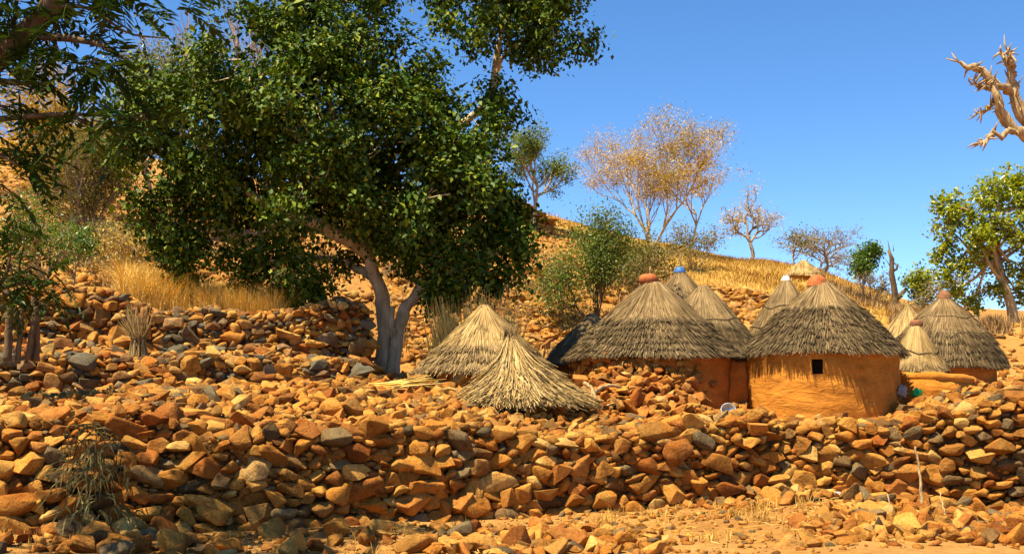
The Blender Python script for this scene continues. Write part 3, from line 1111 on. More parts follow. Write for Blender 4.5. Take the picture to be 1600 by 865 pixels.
def profile_at(prof, f):
    prof = np.asarray(prof, float)
    seg = np.linalg.norm(np.diff(prof, axis=0), axis=1)
    A = np.concatenate([[0], np.cumsum(seg)])
    return np.interp(f * A[-1], A, prof[:, 0]), np.interp(f * A[-1], A, prof[:, 1])


def rope(parent, c, prof, f, lean=(0, 0), r=0.010, seed=0, name='rope'):
    r0 = np.random.default_rng(seed)
    rr, zz = profile_at(prof, f)
    zt, zb = prof[0][1], prof[-1][1]
    th = np.linspace(0, 2 * np.pi, 49)
    wob = 0.03 * np.sin(th * 3 + r0.uniform(0, 6)) + 0.02 * np.sin(th * 7 + r0.uniform(0, 6))
    wob[-1] = wob[0]
    lx = (zz + wob - zb) / (zt - zb)
    mb = MB()
    R = rr + 0.055 - wob * rr / max(0.2, (zt - zz))
    mb.tube(np.stack([c[0] + R * np.cos(th) + lean[0] * lx, c[1] + R * np.sin(th) + lean[1] * lx, zz + wob], 1), r, 5, cap=False)
    mb.build(name, M['twine'], parent)


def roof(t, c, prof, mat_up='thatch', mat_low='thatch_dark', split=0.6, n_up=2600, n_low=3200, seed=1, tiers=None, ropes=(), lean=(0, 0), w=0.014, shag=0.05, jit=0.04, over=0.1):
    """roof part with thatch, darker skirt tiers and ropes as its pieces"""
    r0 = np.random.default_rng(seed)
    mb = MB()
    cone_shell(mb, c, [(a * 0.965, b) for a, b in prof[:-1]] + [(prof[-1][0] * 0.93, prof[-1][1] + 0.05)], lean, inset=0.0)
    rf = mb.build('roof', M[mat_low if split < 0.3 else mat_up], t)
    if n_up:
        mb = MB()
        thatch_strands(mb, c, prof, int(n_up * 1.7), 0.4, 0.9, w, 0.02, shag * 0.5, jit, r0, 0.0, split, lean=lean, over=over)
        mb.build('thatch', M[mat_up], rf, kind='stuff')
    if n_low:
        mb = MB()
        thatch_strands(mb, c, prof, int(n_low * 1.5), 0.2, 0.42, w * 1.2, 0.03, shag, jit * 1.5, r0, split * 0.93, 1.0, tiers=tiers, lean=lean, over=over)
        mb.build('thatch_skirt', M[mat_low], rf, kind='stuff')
    for k, f in enumerate(ropes):
        rope(rf, c, prof, f, lean, seed=seed + k)
    return rf


def mud_wall(t, c, r, z0, z1, mat='mud', window=None, seed=0, name='wall', flare=0.0):
    """round hand-built wall; window = (angle, half width, z0, z1)"""
    r0 = np.random.default_rng(seed)
    sides, m = 96, 22
    th = np.arange(sides) * 2 * np.pi / sides
    zz = np.linspace(z0, z1, m)
    ph = r0.uniform(0, 6, 8)
    T, Z = np.meshgrid(th, zz)
    f = (Z - z0) / (z1 - z0)
    R = r * (1 + flare * (1 - f)) + 0.02 * np.sin(2 * T + ph[0]) + 0.012 * np.sin(5 * T + ph[1] + 3 * Z) + 0.006 * np.sin(Z * 17 + ph[2] + 1.2 * np.sin(T * 3)) + 0.006 * np.sin(9 * T + ph[3] + Z * 6) + 0.010 * np.sin(7 * T + 9 * Z + ph[4]) * np.sin(3 * T - 7 * Z + ph[5]) + 0.007 * np.sin(16 * T + ph[6] - 5 * Z) * np.sin(11 * Z + 4 * T)
    V = np.stack([c[0] + R * np.cos(T), c[1] + R * np.sin(T), Z], -1)
    Q = []
    mb = MB()
    hole = np.zeros((m - 1, sides), bool)
    if window:
        a, hw, w0, w1 = window
        for i in range(m - 1):
            for j in range(sides):
                tm = th[j] + np.pi / sides
                dd = (tm - a + np.pi) % (2 * np.pi) - np.pi
                zm = (zz[i] + zz[i + 1]) / 2
                if abs(dd) * r < hw and w0 < zm < w1:
                    hole[i, j] = True
    for i in range(m - 1):
        for j in range(sides):
            if not hole[i, j]:
                Q.append([i * sides + j, i * sides + (j + 1) % sides, (i + 1) * sides + (j + 1) % sides, (i + 1) * sides + j])
    mb.add(V.reshape(-1, 3), [np.array(Q)])
    wall = mb.build(name, M[mat], t, smooth=True)
    if window:
        I, J = np.where(hole)
        i0, i1 = I.min(), I.max() + 1
        j0, j1 = J.min(), J.max() + 1
        mb = MB()
        dep = 0.22

        def pt(i, j, d):
            p = V[i, j % sides].copy()
            ang = th[j % sides]
            p[0] -= math.cos(ang) * d
            p[1] -= math.sin(ang) * d
            return p
        o = [pt(i0, j0, 0), pt(i0, j1, 0), pt(i1, j1, 0), pt(i1, j0, 0)]
        k = [pt(i0, j0, dep), pt(i0, j1, dep), pt(i1, j1, dep), pt(i1, j0, dep)]
        for q in range(4):
            mb.quads([[o[q], o[(q + 1) % 4], k[(q + 1) % 4], k[q]]])
        mb.quads([k])
        mb.build('window', M['hole'], wall)  # closed box, its inner shade painted by the near-black colour
    return wall


def hut_stones(wall, c, r, z0, z1, a0, a1, rmean, mat, seed, limit=300, keep=None):
    """stones standing out of a round wall between two angles"""
    r0 = np.random.default_rng(seed)
    w, h = (a1 - a0) * r, z1 - z0
    X, rr = pack(w, h, lambda p, q: float(np.clip(rmean * math.exp(q.normal(0, 0.3)), rmean * 0.5, rmean * 1.9)), 0.98, iters=35, seed=seed)
    if keep is not None:
        k = np.array([keep(x / w, y / h, r0) for x, y in X])
        X, rr = X[k], rr[k]
    n = len(X)
    ang = a0 + X[:, 0] / r
    nn = np.stack([np.cos(ang), np.sin(ang), np.zeros(n)], 1)
    uu = np.stack([-np.sin(ang), np.cos(ang), np.zeros(n)], 1)
    p = np.stack([c[0] + r * np.cos(ang), c[1] + r * np.sin(ang), z0 + X[:, 1]], 1) + nn * (rr * r0.uniform(0.05, 0.5, n))[:, None]
    Fm = np.stack([uu, np.cross(nn, uu), nn], -1)
    R = np.einsum('nij,njk->nik', Fm, rotmats(np.stack([r0.normal(0, .25, n), r0.normal(0, .25, n), r0.normal(0, .4, n)], 1)))
    S = np.stack([rr * r0.uniform(1, 1.4, n), rr * r0.uniform(.7, 1, n), rr * r0.uniform(.7, 1, n)], 1)
    place_stones(wall, p, R, S, mat, limit)


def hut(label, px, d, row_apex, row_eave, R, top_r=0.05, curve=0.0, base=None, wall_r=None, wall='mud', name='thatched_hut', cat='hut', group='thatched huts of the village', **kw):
    """c under the apex; profile from apex to eave; curve > 0 bulges the slope outward"""
    c = P(px, HZ, d)
    za, ze = zr(row_apex, d), zr(row_eave, d)
    f = np.linspace(0, 1, 12)
    prof = [(top_r + (R - top_r) * (x + curve * math.sin(x * math.pi) * 0.5), za + (ze - za) * x) for x in f]
    g = Hs(c[0], c[1]) if base is None else base
    t = thing(name, label, cat, (c[0], c[1], g), group)
    wl = None
    if wall_r:
        wl = mud_wall(t, c, wall_r, g - 0.35, ze + 0.12, wall, kw.pop('window', None), seed=kw.get('seed', 1))
    rf = roof(t, c, prof, **kw)
    return t, wl, rf, c, prof, g


TIERS = [0.66, 0.74, 0.82, 0.90, 0.97, 1.02]
# stone hut, the large one
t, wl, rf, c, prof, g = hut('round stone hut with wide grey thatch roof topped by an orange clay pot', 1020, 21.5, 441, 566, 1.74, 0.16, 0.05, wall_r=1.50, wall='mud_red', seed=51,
                            split=0.56, tiers=[0.6, 0.68, 0.76, 0.84, 0.92, 1.0], ropes=(0.53,), n_up=3600, n_low=9000, shag=0.075, over=0.08, base=1.05)
hut_stones(wl, c, 1.52, g - 0.1, prof[-1][1] + 0.05, math.pi * 0.98, math.pi * 1.80, 0.08, 'stone_red', 52, 300, lambda x, y, r0: r0.uniform() > max(0, (x - 0.66) * 3.0 + (y - 0.6) * 0.8) or x < 0.55)
STONE_HUT = (c, prof)
# ochre mud hut with the small window
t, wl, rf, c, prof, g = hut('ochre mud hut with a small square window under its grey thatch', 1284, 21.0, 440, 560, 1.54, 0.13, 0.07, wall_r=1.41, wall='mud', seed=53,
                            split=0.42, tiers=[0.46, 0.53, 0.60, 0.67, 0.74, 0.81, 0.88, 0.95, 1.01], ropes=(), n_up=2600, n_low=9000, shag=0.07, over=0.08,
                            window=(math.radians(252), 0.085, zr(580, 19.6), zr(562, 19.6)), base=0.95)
MUD_HUT = (c, prof)
# pale hut roof by the fig tree
t, wl, rf, c, prof, g = hut('pale straw hut roof with a dark fringe nearest the fig tree trunk', 757, 20.6, 476, 588, 1.36, 0.05, 0.0, wall_r=1.05, wall='mud_red', seed=55,
                            mat_up='thatch_new', mat_low='thatch', split=0.62, tiers=[0.72, 0.86, 0.99], n_up=3600, n_low=3600, shag=0.07, over=0.09, base=1.35)
hut_stones(wl, c, 1.05, g, prof[-1][1], math.pi, math.pi * 2, 0.09, 'stone_red', 56, 200)
# messy granary in front
gr_c = P(822, HZ, 18.2)
f = np.linspace(0, 1, 14)
za, ze = zr(520, 18.2), zr(630, 18.2)
pr = [(0.045 + 0.95 * (0.4 * x + 0.6 * x ** 2.0), za + (ze - za) * x) for x in f]
t = thing('granary', 'collapsing granary with loose tousled straw roof just behind the long wall', 'granary', (gr_c[0], gr_c[1], 1.1), 'granaries')
wl = mud_wall(t, gr_c, 0.72, 0.9, ze + 0.15, 'mud_red', seed=57)
hut_stones(wl, gr_c, 0.72, 0.95, ze + 0.02, math.pi, math.pi * 2, 0.09, 'stone_red', 58, 200)
r0 = np.random.default_rng(59)
mb = MB()
lean = (-0.26, 0.1)
cone_shell(mb, gr_c, pr, lean, inset=0.03)
rf = mb.build('roof', M['thatch'], t)
mb = MB()
thatch_strands(mb, gr_c, pr, 6500, 0.5, 1.2, 0.013, 0.03, 0.12, 0.25, r0, 0.0, 0.95, lean=lean, over=0.2)
mb.build('thatch', M['thatch_new'], rf, kind='stuff')
mb = MB()
thatch_strands(mb, gr_c, pr, 1700, 0.6, 1.3, 0.015, 0.05, 0.2, 0.55, r0, 0.0, 0.7, lean=lean, over=0.26)
mb.build('loose_straw', M['thatch_new'], rf, kind='stuff')
mb = MB()
thatch_strands(mb, gr_c, pr, 350, 0.5, 1.0, 0.018, 0.06, 0.16, 0.8, r0, 0.0, 0.9, lean=lean, over=0.45)
mb.build('dark_straw', M['thatch_dark'], rf, kind='stuff')
mb = MB()
for k in range(90):
    a = np.array([gr_c[0] + lean[0] + r0.normal(0, 0.05), gr_c[1] + lean[1] + r0.normal(0, 0.05), za - 0.12])
    mb.tube([a, a + np.array([r0.normal(0, 0.05), r0.normal(0, 0.05), r0.uniform(0.12, 0.3)])], [0.007, 0.003], 3)
mb.build('peak_tuft', M['thatch'], rf, kind='stuff')
rope(rf, gr_c, pr, 0.5, lean, seed=5)
rope(rf, gr_c, pr, 0.82, lean, seed=6)
# others behind
hut('dark shaded thatch roof half hidden behind the stone hut', 925, 24.6, 489, 575, 1.15, 0.05, 0.05, wall_r=0.85, wall='mud_red', seed=61, mat_up='thatch', mat_low='thatch', split=0.5, tiers=[0.65, 0.8, 0.99], n_up=1800, n_low=2200)
hut('tall grey thatch cone capped with a blue bowl behind the stone hut', 1063, 27.0, 424, 540, 1.35, 0.10, 0.12, wall_r=1.1, seed=62, split=0.8, tiers=[0.9, 1.0], n_up=3800, n_low=900, ropes=(0.42,))
hut('broad brown thatch roof squeezed between the stone hut and the ochre hut', 1098, 24.6, 446, 562, 1.34, 0.10, 0.14, wall_r=1.1, wall='mud_red', seed=63, split=0.6, tiers=[0.66, 0.75, 0.84, 0.93, 1.0], n_up=3000, n_low=3600, ropes=(0.5,))
hut('steep thatch cone capped with a white bowl behind the ochre hut', 1228, 24.8, 437, 560, 1.15, 0.08, 0.05, wall_r=0.9, seed=64, split=0.85, tiers=[0.93, 1.0], n_up=3600, n_low=500, ropes=(0.35, 0.6))
hut('small pale straw roof far up on the grassy slope', 1255, 48.0, 406, 432, 0.85, 0.05, 0.1, wall_r=0.7, seed=65, mat_up='thatch_new', mat_low='thatch_new', split=0.9, tiers=[1.0], n_up=900, n_low=200, w=0.04, group='thatched huts of the village')
hut('pale bristly straw cone behind the granary with the clay ring', 1418, 27.5, 476, 560, 0.95, 0.03, 0.05, wall_r=0.7, seed=66, mat_up='thatch_new', mat_low='thatch_new', split=0.85, tiers=[0.95, 1.0], n_up=2600, n_low=300, ropes=(0.62,))
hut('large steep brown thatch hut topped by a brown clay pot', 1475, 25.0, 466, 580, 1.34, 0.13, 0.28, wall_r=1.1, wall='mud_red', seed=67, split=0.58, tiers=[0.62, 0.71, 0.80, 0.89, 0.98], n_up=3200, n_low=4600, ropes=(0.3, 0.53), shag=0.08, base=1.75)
GR2 = hut('slim straw granary with a clay ring on top behind the low clay wall', 1432, 22.6, 506, 582, 0.62, 0.09, -0.08, wall_r=0.5, wall='mud', seed=68, mat_up='thatch_new', mat_low='thatch', split=0.9, tiers=[0.97, 1.0], n_up=2200, n_low=500, ropes=(0.58,), over=0.04, name='granary', cat='granary', group='granaries', base=1.5)


# pots and bowls on the roofs
def lathe_thing(name, label, cat, c, prof, mat, group=None, jitter=0.0, tilt=(0, 0), sides=28):
    mb = MB()
    mb.lathe((0, 0, 0), prof, sides, jitter)
    V = np.vstack(mb.v)
    E = np.array(Euler((tilt[0], tilt[1], 0)).to_matrix())
    V = V @ E.T + np.array(c)
    mb.v = [V]
    o = mb.build(name, M[mat], None, True, origin=c)
    o['kind'] = 'thing'
    tag(o, label, cat, group)
    return o


def apex(px, row, d, dz=0.0):
    p = P(px, row, d)
    p[2] += dz
    return p


lathe_thing('clay_pot', 'round orange clay pot upside down on the stone hut roof', 'pot', apex(1013, 443, 21.5), [(0.10, -0.04), (0.155, 0.0), (0.185, 0.06), (0.18, 0.12), (0.14, 0.17), (0.08, 0.19), (0.0, 0.195)], 'pot')
lathe_thing('clay_pot', 'orange clay cap on the peak of the ochre mud hut', 'pot', apex(1277, 443, 21.0), [(0.20, -0.05), (0.19, 0.02), (0.165, 0.09), (0.11, 0.145), (0.05, 0.17), (0.0, 0.175)], 'pot')
lathe_thing('enamel_bowl', 'blue bowl capping the tall grey thatch cone', 'bowl', apex(1062, 424, 27.0), [(0.15, -0.03), (0.148, -0.015), (0.14, 0.02), (0.115, 0.07), (0.075, 0.1), (0.07, 0.115), (0.0, 0.115)], 'blue')
lathe_thing('enamel_bowl', 'white bowl capping the steep thatch cone', 'bowl', apex(1228, 437, 24.8), [(0.10, -0.02), (0.098, 0.0), (0.085, 0.045), (0.06, 0.075), (0.055, 0.09), (0.0, 0.09)], 'white')
lathe_thing('clay_pot', 'dark brown dome pot on the large steep thatch hut', 'pot', apex(1475, 468, 25.0), [(0.16, -0.06), (0.165, 0.0), (0.155, 0.08), (0.12, 0.16), (0.06, 0.205), (0.0, 0.21)], 'pot_brown')
lathe_thing('clay_ring', 'brown clay ring on the peak of the slim granary', 'pot', apex(1432, 508, 22.6), [(0.11, -0.05), (0.13, 0.0), (0.125, 0.09), (0.09, 0.11), (0.06, 0.10), (0.0, 0.09)], 'pot_brown')
for lab, px, row, d, h in (('thin stick poking up out of the orange pot', 1016, 430, 21.5, 0.22), ('thin stick poking up above the blue bowl', 1064, 413, 27.0, 0.3), ('stub of twigs above the orange clay cap', 1274, 430, 21.0, 0.22), ('stub of straw above the clay ring', 1432, 500, 22.6, 0.16)):
    mb = MB()
    p = P(px, row, d)
    for k in range(3):
        q = p + np.array([rng.normal(0, .02), rng.normal(0, .02), h * rng.uniform(.6, 1)])
        mb.tube([p - [0, 0, .06], (p + q) / 2 + rng.normal(0, .006, 3), q], [0.013, .011, .006], 5)
    o = mb.build('stick', M['wood'], None)
    o['kind'] = 'thing'
    tag(o, lab, 'stick', 'sticks on the roof tops')
lathe_thing('metal_bowl', 'dented metal bowl lying tilted on the rubble by the stone hut', 'bowl', P(1138, 644, 16.5), [(0.0, 0.0), (0.06, 0.0), (0.095, 0.04), (0.105, 0.09), (0.114, 0.095), (0.105, 0.095), (0.09, 0.05), (0.05, 0.014), (0.0, 0.012)], 'steel', None, 0.02, (1.0, -0.3))

# low clay wall in front of the right-hand granary
pts = [P(a, r, d) for a, r, d in ((1392, 586, 21.6), (1425, 585, 21.3), (1460, 585, 21.2), (1490, 587, 21.3), (1515, 591, 21.7), (1533, 598, 22.6), (1535, 602, 23.6))]
pts = np.array(pts)
tt = np.linspace(0, len(pts) - 1, 44)
cl = np.stack([np.interp(tt, np.arange(len(pts)), pts[:, k]) for k in range(3)], 1)
for k in range(3):
    for _ in range(3):
        cl[1:-1, k] = (cl[:-2, k] + cl[1:-1, k] + cl[2:, k]) / 3
tg = np.gradient(cl, axis=0)[:, :2]
tg /= np.linalg.norm(tg, axis=1, keepdims=True)
nrm = np.stack([tg[:, 1], -tg[:, 0]], 1)
t = thing('clay_wall', 'low curved ochre clay wall around the slim granary', 'clay wall', (cl[20][0], cl[20][1], 1.2))
mb = MB()
rows = []
for off, z in ((0.12, 'b'), (0.10, 0.35), (0.085, 0.75), (0.08, 0.97), (-0.08, 0.97), (-0.09, 0.6), (-0.1, 'b')):
    zz = np.full(len(cl), 0.9) if z == 'b' else 0.9 + (cl[:, 2] - 0.06 - 0.9) * z
    wob = 0.012 * np.sin(tt * 3.1 + (0 if z == 'b' else z * 9))
    rows.append(np.stack([cl[:, 0] + nrm[:, 0] * (off + wob), cl[:, 1] + nrm[:, 1] * (off + wob), zz], 1))
G = np.array(rows)
m, k = G.shape[:2]
q = (np.arange(m - 1)[:, None] * k + np.arange(k - 1)[None]).reshape(-1)
mb.add(G.reshape(-1, 3), [np.stack([q, q + 1, q + k + 1, q + k], -1)])
mb.build('wall_body', M['mud'], t, True)
mb = MB()
mb.tube(cl[:30] - [0, 0, 0.04], 0.095 + 0.012 * np.sin(tt[:30] * 4), 10)
mb.build('rounded_rim', M['mud'], t, True)
mb = MB()
mb.tube(cl[29:] - [0, 0, 0.05], 0.10 + 0.01 * np.sin(tt[29:] * 5), 10)
mb.build('rounded_rim', M['mud'], t, True)


# cloth and bag by the clay wall
def crumple(name, label, cat, c, s, mat, seed):
    r0 = np.random.default_rng(seed)
    bm = bmesh.new()
    bmesh.ops.create_icosphere(bm, subdivisions=3, radius=1)
    for v in bm.verts:
        k = 1 + 0.22 * math.sin(v.co.x * 5 + seed) * math.sin(v.co.y * 6 + 1) + 0.18 * math.sin(v.co.z * 9 + v.co.x * 4) + r0.normal(0, 0.06)
        v.co = v.co * k
    V = np.array([v.co[:] for v in bm.verts]) * np.array(s) + np.array(c)
    bm.verts.index_update()
    T = np.array([[v.index for v in f.verts] for f in bm.faces])
    bm.free()
    o = make(name, V, [T], M[mat])
    o['kind'] = 'thing'
    tag(o, label, cat)


crumple('plastic_bag', 'crumpled bright green plastic bag beside the low clay wall', 'bag', P(1432, 614, 20.6), (0.10, 0.07, 0.09), 'green_bag', 1)
crumple('cloth_bundle', 'grey cloth bundle against the ochre hut wall', 'cloth', P(1409, 612, 20.3), (0.09, 0.08, 0.12), 'grey_cloth', 2)
crumple('litter_scrap', 'white scrap of litter on the dirt below the front wall', 'litter', P(1305, 771, 14.9), (0.13, 0.1, 0.025), 'white', 3)

# branches and poles lying about
def log_thing(name, label, pts, rad, mat, cat='branch', sides=7):
    mb = MB()
    pts = np.array(pts, float)
    tt = np.linspace(0, len(pts) - 1, 14)
    q = np.stack([np.interp(tt, np.arange(len(pts)), pts[:, k]) for k in range(3)], 1)
    for _ in range(2):
        q[1:-1] = (q[:-2] + q[1:-1] + q[2:]) / 3
    q[1:-1] += rng.normal(0, 0.006, (len(q) - 2, 3))
    mb.tube(q, np.interp(tt, [0, len(pts) - 1], rad), sides)
    o = mb.build(name, M[mat], None, True)
    o['kind'] = 'thing'
    tag(o, label, cat)
    return o


log_thing('branch', 'curved grey branch leaning on the stone hut rubble', [P(922, 622, 18.6), P(935, 607, 18.7), P(952, 600, 18.8), P(970, 604, 18.9)], (0.04, 0.025), 'wood')
log_thing('branch', 'short crooked stick beside the curved grey branch', [P(912, 598, 18.8), P(925, 606, 18.7), P(932, 622, 18.5)], (0.04, 0.03), 'wood')
log_thing('pole', 'long weathered pole lying at the foot of the fig tree', [P(545, 607, 18.6), P(620, 604, 19.2), P(700, 596, 19.8)], (0.05, 0.035), 'wood', 'pole')
log_thing('pole', 'thin dark pole under the reed bundle near the fig tree', [P(560, 613, 18.2), P(630, 612, 18.6), P(700, 607, 19)], (0.035, 0.025), 'bark_grey', 'pole')
mb = MB()
for k in range(60):
    a = P(585 + rng.normal(0, 6), 606 + rng.normal(0, 4), 18.4 + rng.normal(0, .08))
    b = P(672 + rng.normal(0, 10), 600 + rng.normal(0, 6), 18.9 + rng.normal(0, .08))
    mb.tube([a, (a + b) / 2 + [0, 0, .02], b], [.012, .011, .008], 4)
o = mb.build('reed_bundle', M['straw'], None)
o['kind'] = 'thing'
tag(o, 'bundle of golden reeds lying on stones under the fig tree', 'reeds')
log_thing('stalk', 'pale upright dry stalk in front of the right front wall', [P(1441, 790, 14.0), P(1438, 740, 14.1), P(1430, 697, 14.2)], (0.022, 0.012), 'wood', 'stalk')
log_thing('stalk', 'thin brown stalk rising from the small stone heap', [P(1402, 850, 12.2), P(1392, 810, 12.3), P(1387, 772, 12.4)], (0.012, 0.006), 'bark_tan', 'stalk')
log_thing('stalk', 'dry stalk leaning across the heap of small stones', [P(1483, 825, 12.6), P(1476, 800, 12.8), P(1468, 765, 13)], (0.014, 0.008), 'wood', 'stalk')

# ------------------------------------------------------------------ trees
def rot_about(v, ax, a):
    ax = ax / (np.linalg.norm(ax) + 1e-9)
    return v * math.cos(a) + np.cross(ax, v) * math.sin(a) + ax * np.dot(ax, v) * (1 - math.cos(a))


def grow(r0, p, d, ln, lev, maxlev, out, tips, prm):
    """recursive limbs in unit space; out: list of (points, level)"""
    k = 5 if lev < 3 else 4
    pts = [p]
    v = d.copy()
    for i in range(k):
        v = v + r0.normal(0, prm['gnarl'], 3) + np.array([0, 0, prm['up'] * (1 if lev else 0.3)])
        v /= np.linalg.norm(v)
        p = p + v * ln / k
        pts.append(p)
    out.append((np.array(pts), lev))
    if lev >= maxlev:
        tips.append((pts[-1], v))
        tips.append((pts[len(pts) // 2], v))
        return
    nch = prm['forks'][min(lev, len(prm['forks']) - 1)]
    for c in range(nch):
        f = 1.0 if c == 0 else r0.uniform(0.35, 1.0)
        if lev == 0:
            f = 1.0 if c < 2 else r0.uniform(prm.get('low', 0.5), 1.0)
        q = f * k
        i = min(int(q), k - 1)
        b = pts[i] + (pts[i + 1] - pts[i]) * (q - i)
        ax = np.cross(v, r0.normal(size=3))
        a = r0.uniform(0.5, 1.0) * prm['spread'] * (0.55 if c == 0 else 1.0)
        nd = rot_about(v, ax, a)
        nd = nd * np.array([1, 1, prm.get('flat', 1.0)])
        nd /= np.linalg.norm(nd)
        grow(r0, b, nd, ln * prm['ratio'] * r0.uniform(0.75, 1.15), lev + 1, maxlev, out, tips, prm)


def leaves(mb, pos, size, r0, up=0.4, aspect=0.5, out=None, droop=0.0, fold=0.25):
    """folded diamond leaves"""
    n = len(pos)
    nrm = r0.normal(size=(n, 3))
    nrm[:, 2] = np.abs(nrm[:, 2]) + up
    if out is not None:
        nrm += out
    nrm /= np.linalg.norm(nrm, axis=1, keepdims=True)
    a = r0.normal(size=(n, 3))
    a[:, 2] -= droop
    a -= nrm * (a * nrm).sum(1, keepdims=True)
    a /= np.linalg.norm(a, axis=1, keepdims=True)
    b = np.cross(nrm, a)
    s = size * r0.uniform(0.6, 1.3, n)
    a = a * s[:, None]
    b = b * (s * aspect)[:, None]
    up_ = nrm * (s * fold * aspect)[:, None]
    V = np.stack([pos - a * 0.5, pos - a * 0.05 + b * 0.5 + up_, pos + a * 0.5, pos - a * 0.05 - b * 0.5 + up_], 1)
    mb.add(V.reshape(-1, 3), [np.concatenate([np.arange(n * 4).reshape(n, 4)[:, [0, 1, 2]], np.arange(n * 4).reshape(n, 4)[:, [0, 2, 3]]])])


def tree(label, px, d, row_top, width_px, seed, bark='bark_tan', leafmat=None, nleaf=0, lsize=0.1, maxlev=5, forks=(4, 3, 3, 3, 2), spread=0.8, ratio=0.72, gnarl=0.12, up=0.05, trunk=0.32,
         r_base=0.02, cat='tree', name='tree', group='trees on the hillside', base_row=None, leaf_spread=0.25, low=0.4, flat=1.0, second=None, stems=1, twig=0.006, leaf_up=0.4, dy=1.0, leaf_aspect=0.5, leaf_zmin=0.0):
    r0 = np.random.default_rng(seed)
    x, y = (px - 800) / F * d, d
    z = Hs(x, y) - 0.12
    Ht = zr(row_top, d) - z
    out, tips = [], []
    for s in range(stems):
        dirn = np.array([r0.normal(0, 0.12 + 0.3 * (stems > 1)), r0.normal(0, 0.12 + 0.3 * (stems > 1)), 1.0])
        dirn /= np.linalg.norm(dirn)
        grow(r0, np.zeros(3), dirn, trunk, 0, maxlev, out, tips, dict(gnarl=gnarl, up=up, forks=forks, spread=spread, ratio=ratio, low=low, flat=flat))
    allp = np.vstack([o[0] for o in out])
    lo, hi = np.percentile(allp, 0.3, axis=0), np.percentile(allp, 99.7, axis=0)
    wx_ = width_px / F * d
    sx = wx_ / (hi[0] - lo[0])
    sy = sx * dy
    sz = Ht / hi[2]
    mid = (hi[0] + lo[0]) / 2
    S = np.array([sx, sy, sz])

    def tf(q):
        q = q * S
        f = np.clip(q[:, 2] / Ht, 0, 1)
        q = q.copy()
        q[:, 0] -= mid * sx * f
        return q + np.array([x, y, z])
    t = thing(name, label, cat, (x, y, z), group)
    tr = MB()
    br = MB()
    R0 = r_base * Ht
    for q, lev in out:
        q = tf(q)
        ra = R0 * 0.62 ** lev
        rb = R0 * 0.62 ** (lev + 1)
        ra, rb = max(ra, twig * 1.2), max(rb, twig)
        if lev == maxlev:
            rb = twig * 0.6
        (tr if lev == 0 else br).tube(q, np.linspace(ra, rb, len(q)), 7 if lev < 2 else (4 if lev < 4 else 3), cap=lev < 1)
    trk = tr.build('trunk', M[bark], t, True)
    br.build('branches', M[bark], trk, False)
    tp = tf(np.array([a for a, b in tips]))
    if leafmat and nleaf:
        ok = tp[:, 2] > z + leaf_zmin * Ht
        tp = tp[ok]
        idx = r0.integers(0, len(tp), nleaf)
        pos = tp[idx] + r0.normal(0, leaf_spread, (nleaf, 3)) * np.array([1, 1, 0.7])
        mb = MB()
        leaves(mb, pos, lsize, r0, leaf_up, leaf_aspect)
        mb.build('crown', M[leafmat], t, kind='stuff')
        if second:
            m2, n2, zmin, side = second
            sel = tp[(tp[:, 2] > z + zmin * Ht) & ((tp[:, 0] - x) * side > 0)]
            if len(sel):
                idx = r0.integers(0, len(sel), n2)
                mb = MB()
                leaves(mb, sel[idx] + r0.normal(0, leaf_spread, (n2, 3)), lsize, r0, leaf_up)
                mb.build('foliage', M[m2], t, kind='stuff')
    return t


# --- the great fig tree
FD = 23.6


